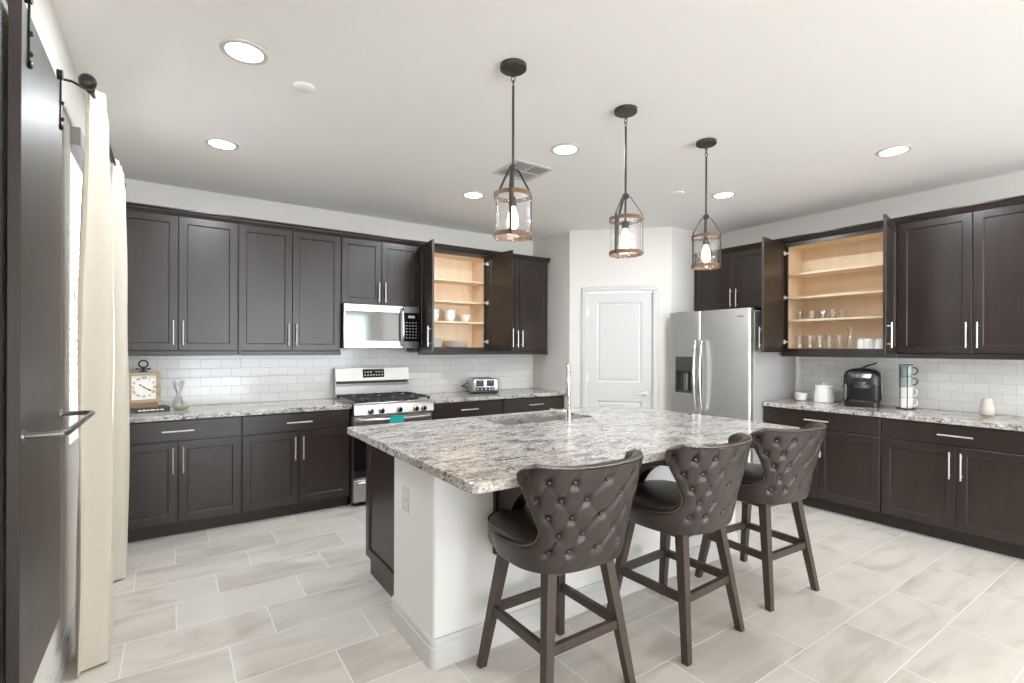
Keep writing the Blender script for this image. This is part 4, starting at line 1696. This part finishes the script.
rg_.lathe([(0, 0), (.03, 0), (.028, .008), (.012, .014), (.009, .03), (.014, .036), (0, .04)], (0, 0, hh), 18)
rg_.tube([(-.042, 0, hh + .026), (0, 0, hh + .026), (.042, 0, hh + .026)], .0042, 8)
rg_.ball((-.042, 0, hh + .026), .0075, n=10).ball((.042, 0, hh + .026), .0075, n=10)
rg_.tube([(.03 * math.cos(2 * PI * k / 24), 0, hh + .064 + .027 * math.sin(2 * PI * k / 24)) for k in range(24)], .0058, 8, True)
rg_.build('ring_finial', IRON, ck)
# hourglass and green leaf dish
hg = thing('glass_hourglass', 'clear glass hourglass shaped vase against the tile beside the clock', 'vase', (.075, 4.97, CT))
MB().lathe([(0, .002), (.036, .002), (.04, .01), (.04, .035), (.03, .075), (.012, .115), (.03, .155), (.041, .195), (.042, .225), (.0385, .225), (.0375, .195), (.027, .155), (.009, .115), (.027, .075), (.036, .035), (.036, .012), (0, .008)], n=28).build('vessel', GLASS, hg)
ld_ = MB()
ld_.lathe([(0, .0), (.024, .0), (.036, .009), (.046, .024), (.043, .025), (.032, .012), (0, .006)], n=24)
for v in ld_.bm.verts:
    if v.co.x > .02:
        v.co.x *= 1.5
        v.co.z *= 1.25
        v.co.y *= .6
tag(ld_.build('leaf_dish', SAGE, None, (.085, 4.82, CT), R(12)), 'small pale green leaf shaped dish beside the books', 'dish')

# toaster, built facing -y and turned a little
to = thing('toaster', 'stainless four slice toaster with black slots near the pantry', 'toaster', (2.92, 4.86, CT), R(-16))
prof = [(-.14, .02), (.14, .02), (.148, .06), (.146, .13), (.132, .163), (.1, .17), (-.1, .17), (-.132, .163), (-.146, .13), (-.148, .06)]
m = MB().prism([(x * 1.05, z) for x, z in prof], 'Y', -.13, .13)
es = [e_ for e_ in m.bm.edges if abs(e_.verts[0].co.y - e_.verts[1].co.y) < 1e-6]
bmesh.ops.bevel(m.bm, geom=es, offset=.018, segments=3, affect='EDGES', profile=.5)
m.build('body', STEEL, to, angle=50)
MB().box(-.15, .15, -.132, .132, .006, .022, .005).build('base', BLACK, to, smooth=False)
m = MB()
for x in (-.11, .11):
    for y in (-.1, .1):
        m.cyl((x, y, 0), (x, y, .008), .01, .01, 8)
m.build('foot', BLACK, to)
for x in (-.066, .052):
    MB().box(x - .043, x + .043, -.1335, -.128, .085, .15, .004).build('control_plate', BLACK, to, smooth=False)
    MB().box(x - .012, x + .012, -.15, -.132, .125, .137, .003).build('lever', STEEL_DK, to, smooth=False)
MB().box(-.112, .1, -.1335, -.128, .034, .07, .004).build('button_strip', BLACK, to, smooth=False)
for x in (-.09, -.045, 0, .045, .08):
    MB().cyl((x, -.133, .052), (x, -.139, .052), .009, .008, 14).build('dial', STEEL, to)
for x in (-.075, -.03, .03, .075):
    MB().box(x - .013, x + .013, -.1, .1, .1685, .1712).build('slot', BLACK, to, smooth=False)
MB().tube([(-.135, .09, .1), (-.17, .1, .11), (-.19, .09, .085), (-.225, .07, .075), (-.19, .06, .065), (-.16, .08, .06)], .006, 8).build('cord', BLACK, to)

# ------- right counter
bw = MB().lathe([(0, 0), (.034, 0), (.046, .008), (.054, .03), (.056, .072), (.052, .074), (.05, .03), (.03, .012), (0, .012)], n=36).build('small_bowl', CERAMIC, None, (5.13, 2.482, CT))
tag(bw, 'small white straight sided bowl on the counter beside the fridge', 'bowl')
cn = thing('canister', 'white ceramic lidded canister left of the coffee maker', 'canister', (5.16, 2.288, CT))
MB().lathe([(0, 0), (.078, 0), (.085, .006), (.084, .05), (.076, .135), (.07, .14), (0, .14)], n=40).build('jar', CERAMIC, cn)
MB().lathe([(0, .14), (.074, .14), (.076, .146), (.07, .158), (.03, .164), (.009, .166), (.012, .178), (.008, .184), (0, .185)], n=36).build('lid', CERAMIC, cn)
# coffee maker: front faces -x
cf = thing('coffee_maker', 'black single cup coffee maker between canister and mug rack', 'coffee maker', (5.14, 1.962, CT), R(-72))
cf.scale = (1.1, 1.0, 1.0)
m = MB()
m.prism(rounded_rect(-.115, .115, -.15, .15, .045, 5), 'Z', .0, .045)
m.build('drip_base', BLACK, cf, angle=50)
MB().prism(rounded_rect(-.122, .122, .0, .15, .045, 5), 'Z', .045, .29).build('tank_body', BLACK, cf, angle=50)
hd_ = MB()
bm = hd_.bm
rings = []
for sc_, z in ((1, .195), (1.0, .262), (.97, .285), (.88, .308), (.66, .325), (.3, .334)):
    rings.append([bm.verts.new((x * sc_, y * sc_, z)) for x, y in rounded_rect(-.124, .124, -.145, .15, .06, 6)])
bm.faces.new(rings[0][::-1])
bm.faces.new(rings[-1])
for A, B in zip(rings[:-1], rings[1:]):
    for i in range(len(A)):
        bm.faces.new((A[i], A[(i + 1) % len(A)], B[(i + 1) % len(A)], B[i]))
hd_.build('brew_head', BLACK, cf, angle=50)
MB().lathe([(0, .0), (.055, 0), (.068, .05), (.068, .055), (0, .055)], (0, -.085, .165), 28).build('pod_holder', STEEL_DK, cf)
MB().lathe([(.07, .0), (.088, .0), (.09, .03), (.074, .03)], (0, -.08, .256), 32, close=True).build('silver_band', STEEL, cf)
MB().box(-.075, .075, -.148, -.02, .045, .052, .002).build('drip_tray', STEEL_DK, cf, smooth=False)
MB().box(.124, .128, .02, .12, .06, .26, .002).build('water_window', MIRRORGLASS, cf, smooth=False)
MB().box(-.136, -.098, -.09, .12, .046, .262, .012, 3).build('water_reservoir', MIRRORGLASS, cf, smooth=False)
MB().tube([(-.02, .08, .322), (.02, .13, .35), (.075, .17, .372), (.10, .185, .392), (.1, .19, .41), (.1, .195, .43)], [.006, .005, .005, .005, .008, .009], 8).build('power_cord', BLACK, cf)
# mug rack
mr_ = thing('mug_rack', 'dark wire rack holding a stack of four mugs', 'mug rack', (5.16, 1.647, CT))
m = MB()
m.tube([(.062 * math.cos(2 * PI * k / 24), .062 * math.sin(2 * PI * k / 24), .005) for k in range(24)], .0045, 8, True)
m.tube([(.05 * math.cos(2 * PI * k / 24), .05 * math.sin(2 * PI * k / 24), .375) for k in range(24)], .003, 8, True)
for a in (150, 210, 30):
    c, s = math.cos(R(a)), math.sin(R(a))
    m.tube([(.062 * c, .062 * s, .005), (.054 * c, .054 * s, .03), (.052 * c, .052 * s, .375)], .003, 6)
m.cyl((-.06, 0, .005), (.06, 0, .005), .003, .003, 6).cyl((0, -.06, .005), (0, .06, .005), .003, .003, 6)
m.build('wire_frame', IRON, mr_)
for k, (mat, lab) in enumerate(((CERAMIC, 'white mug at the bottom of the wire mug rack'), (MUGPINK, 'pale mug second from the bottom of the wire mug rack'), (MUGTEAL, 'grey green mug second from the top of the wire mug rack'), (MUGTEAL, 'grey green mug at the top of the wire mug rack'))):
    mg = thing('mug', lab, 'mug', (5.16, 1.647, CT + .0105 + k * .089), R(-80), 'mugs in the wire rack')
    MB().lathe([(0, .0), (.042, 0), (.046, .005), (.047, .086), (.044, .087), (.043, .008), (0, .006)], n=32).build('cup', mat, mg)
    MB().tube([(.044, 0, .074), (.066, 0, .072), (.076, 0, .055), (.074, 0, .034), (.062, 0, .02), (.044, 0, .016)], .005, 8).build('handle', IRON if k > 1 else mat, mg)
pr = thing('pear_ornament', 'beige ceramic pear ornament with stem on the right counter', 'ornament', (5.14, 1.135, CT))
MB().lathe([(0, .002), (.026, .0), (.042, .012), (.048, .036), (.045, .062), (.037, .09), (.033, .115), (.027, .133), (.014, .14), (0, .138)], n=32).build('body', BEIGE, pr)
MB().tube([(0, 0, .136), (.003, .002, .15), (.006, .006, .165)], [.005, .004, .0045], 8).build('stem', BEIGE, pr)

# ------- crockery in the open cabinet by the microwave
SH = [1.388 + .034, 1.706, 1.926, 2.156]
bowl_prof = [(0, 0), (.034, 0), (.036, .006), (.052, .022), (.062, .05), (.066, .078), (.062, .078), (.058, .05), (.048, .026), (.03, .012), (0, .01)]
b0 = None
for gx, n_, lab in ((2.345, 2, 'nearest the microwave'), (2.542, 2, 'in the middle of the shelf'), (2.735, 1, 'beside the open right hand door')):
    for k in range(n_):
        if b0 is None:
            b0 = MB().lathe(bowl_prof, n=32).build('soup_bowl', CERAMIC)
            o = b0
        else:
            o = b0.copy()
            COL.objects.link(o)
        o.location = (gx, 4.94, SH[1] + k * .045)
        which = '' if n_ == 1 else ('upper ' if k else 'lower ')
        if n_ == 1:
            lb = 'single white bowl on the maple shelf, ' + 'farthest from the microwave'
        else:
            lb = which + 'white bowl of the stack on the maple shelf, ' + ('nearest the microwave' if gx < 2.5 else 'in the middle of the three')
        tag(o, lb, 'bowl', 'white bowls on the maple shelf')
plate_prof = [(0, 0), (.07, 0), (.085, .006), (.128, .018), (.13, .021), (.126, .021), (.085, .01), (0, .008)]
p0 = None
ords = ('bottom plate', 'second plate from the bottom', 'middle plate', 'second plate from the top', 'top plate')
for k in range(5):
    if p0 is None:
        p0 = MB().lathe(plate_prof, n=40).build('dinner_plate', CERAMIC)
        o = p0
    else:
        o = p0.copy()
        COL.objects.link(o)
    o.location = (2.64, 4.965, SH[0] + k * .0125)
    tag(o, ords[k] + ' of the short white stack on the cabinet floor', 'plate', 'white plates in the open cabinet')
sp_ = MB().lathe([(r_ * .72, z_ * .9) for r_, z_ in plate_prof], n=36).build('salad_plate', CERAMIC)
for k in range(8):
    o = sp_ if k == 0 else sp_.copy()
    if k:
        COL.objects.link(o)
    o.location = (2.36, 4.96, SH[0] + k * .012)
    tag(o, 'small white plate in the tall stack half hidden by the open door', 'plate', 'small white plates behind the open door')

# ------- glasses and cups in the open cabinet on the right wall


def tumbler(name, r, h_):
    return MB().lathe([(0, 0), (r * .86, 0), (r, h_), (r - .003, h_), (r * .86 - .003, .012), (0, .012)], n=24).build(name, GLASS)


g1 = tumbler('short_glass', .036, .085)
s1 = [(2.50, 5.13, 'front short glass nearest the fridge on the upper glass shelf'), (2.455, 5.24, 'short glass standing behind the pair nearest the fridge'),
      (2.385, 5.13, 'second front short glass from the fridge on the upper glass shelf'), (2.34, 5.24, 'short glass standing behind the second and third front glasses'),
      (2.285, 5.13, 'middle front short glass on the upper glass shelf'), (2.20, 5.13, 'fourth front short glass from the fridge on the upper glass shelf'),
      (2.12, 5.13, 'front short glass farthest from the fridge on the upper glass shelf')]
for i, (y, x, lab) in enumerate(s1):
    o = g1 if i == 0 else g1.copy()
    if i:
        COL.objects.link(o)
    o.location = (x, y, 1.706)
    tag(o, lab, 'glass', 'short glasses on the upper shelf')
g2 = tumbler('tall_glass', .041, .128)
for i, (y, lab) in enumerate(((2.505, 'tall glass nearest the fridge on the cabinet floor'), (2.405, 'second tall glass from the fridge on the cabinet floor'), (2.318, 'middle tall glass of the row on the cabinet floor'), (2.232, 'tall glass second from the carafe on the cabinet floor'), (2.148, 'tall glass right next to the carafe'))):
    o = g2 if i == 0 else g2.copy()
    if i:
        COL.objects.link(o)
    o.location = (5.13, y, SH[0])
    tag(o, lab, 'glass', 'tall glasses on the cabinet floor')
ca = MB().lathe([(0, 0), (.045, 0), (.048, .01), (.046, .05), (.026, .125), (.022, .15), (.03, .19), (.034, .2), (.031, .2), (.019, .15), (.023, .125), (.043, .05), (.044, .014), (0, .012)], n=28).build('glass_carafe', GLASS, None, (5.12, 2.045, SH[0]))
tag(ca, 'clear glass carafe between tall glasses and white cups', 'carafe')
c0 = None
for y, lab in ((1.985, 'carafe end'), (1.90, 'middle'), (1.808, 'open door end')):
    if c0 is None:
        c0 = MB().lathe([(0, .09), (.02, .092), (.036, .084), (.042, .06), (.044, 0), (.041, 0), (.039, .058), (.03, .08), (0, .084)], n=32).build('white_cup', CERAMIC)
        o = c0
    else:
        o = c0.copy()
        COL.objects.link(o)
    o.location = (5.10 if lab != 'carafe end' else 5.15, y - (.02 if lab == 'carafe end' else 0), SH[0])
    tag(o, {'carafe end': 'upturned white cup nearest the glass carafe', 'middle': 'upturned white cup in the middle of the three', 'open door end': 'upturned white cup nearest the right open door'}[lab], 'cup', 'upturned white cups')
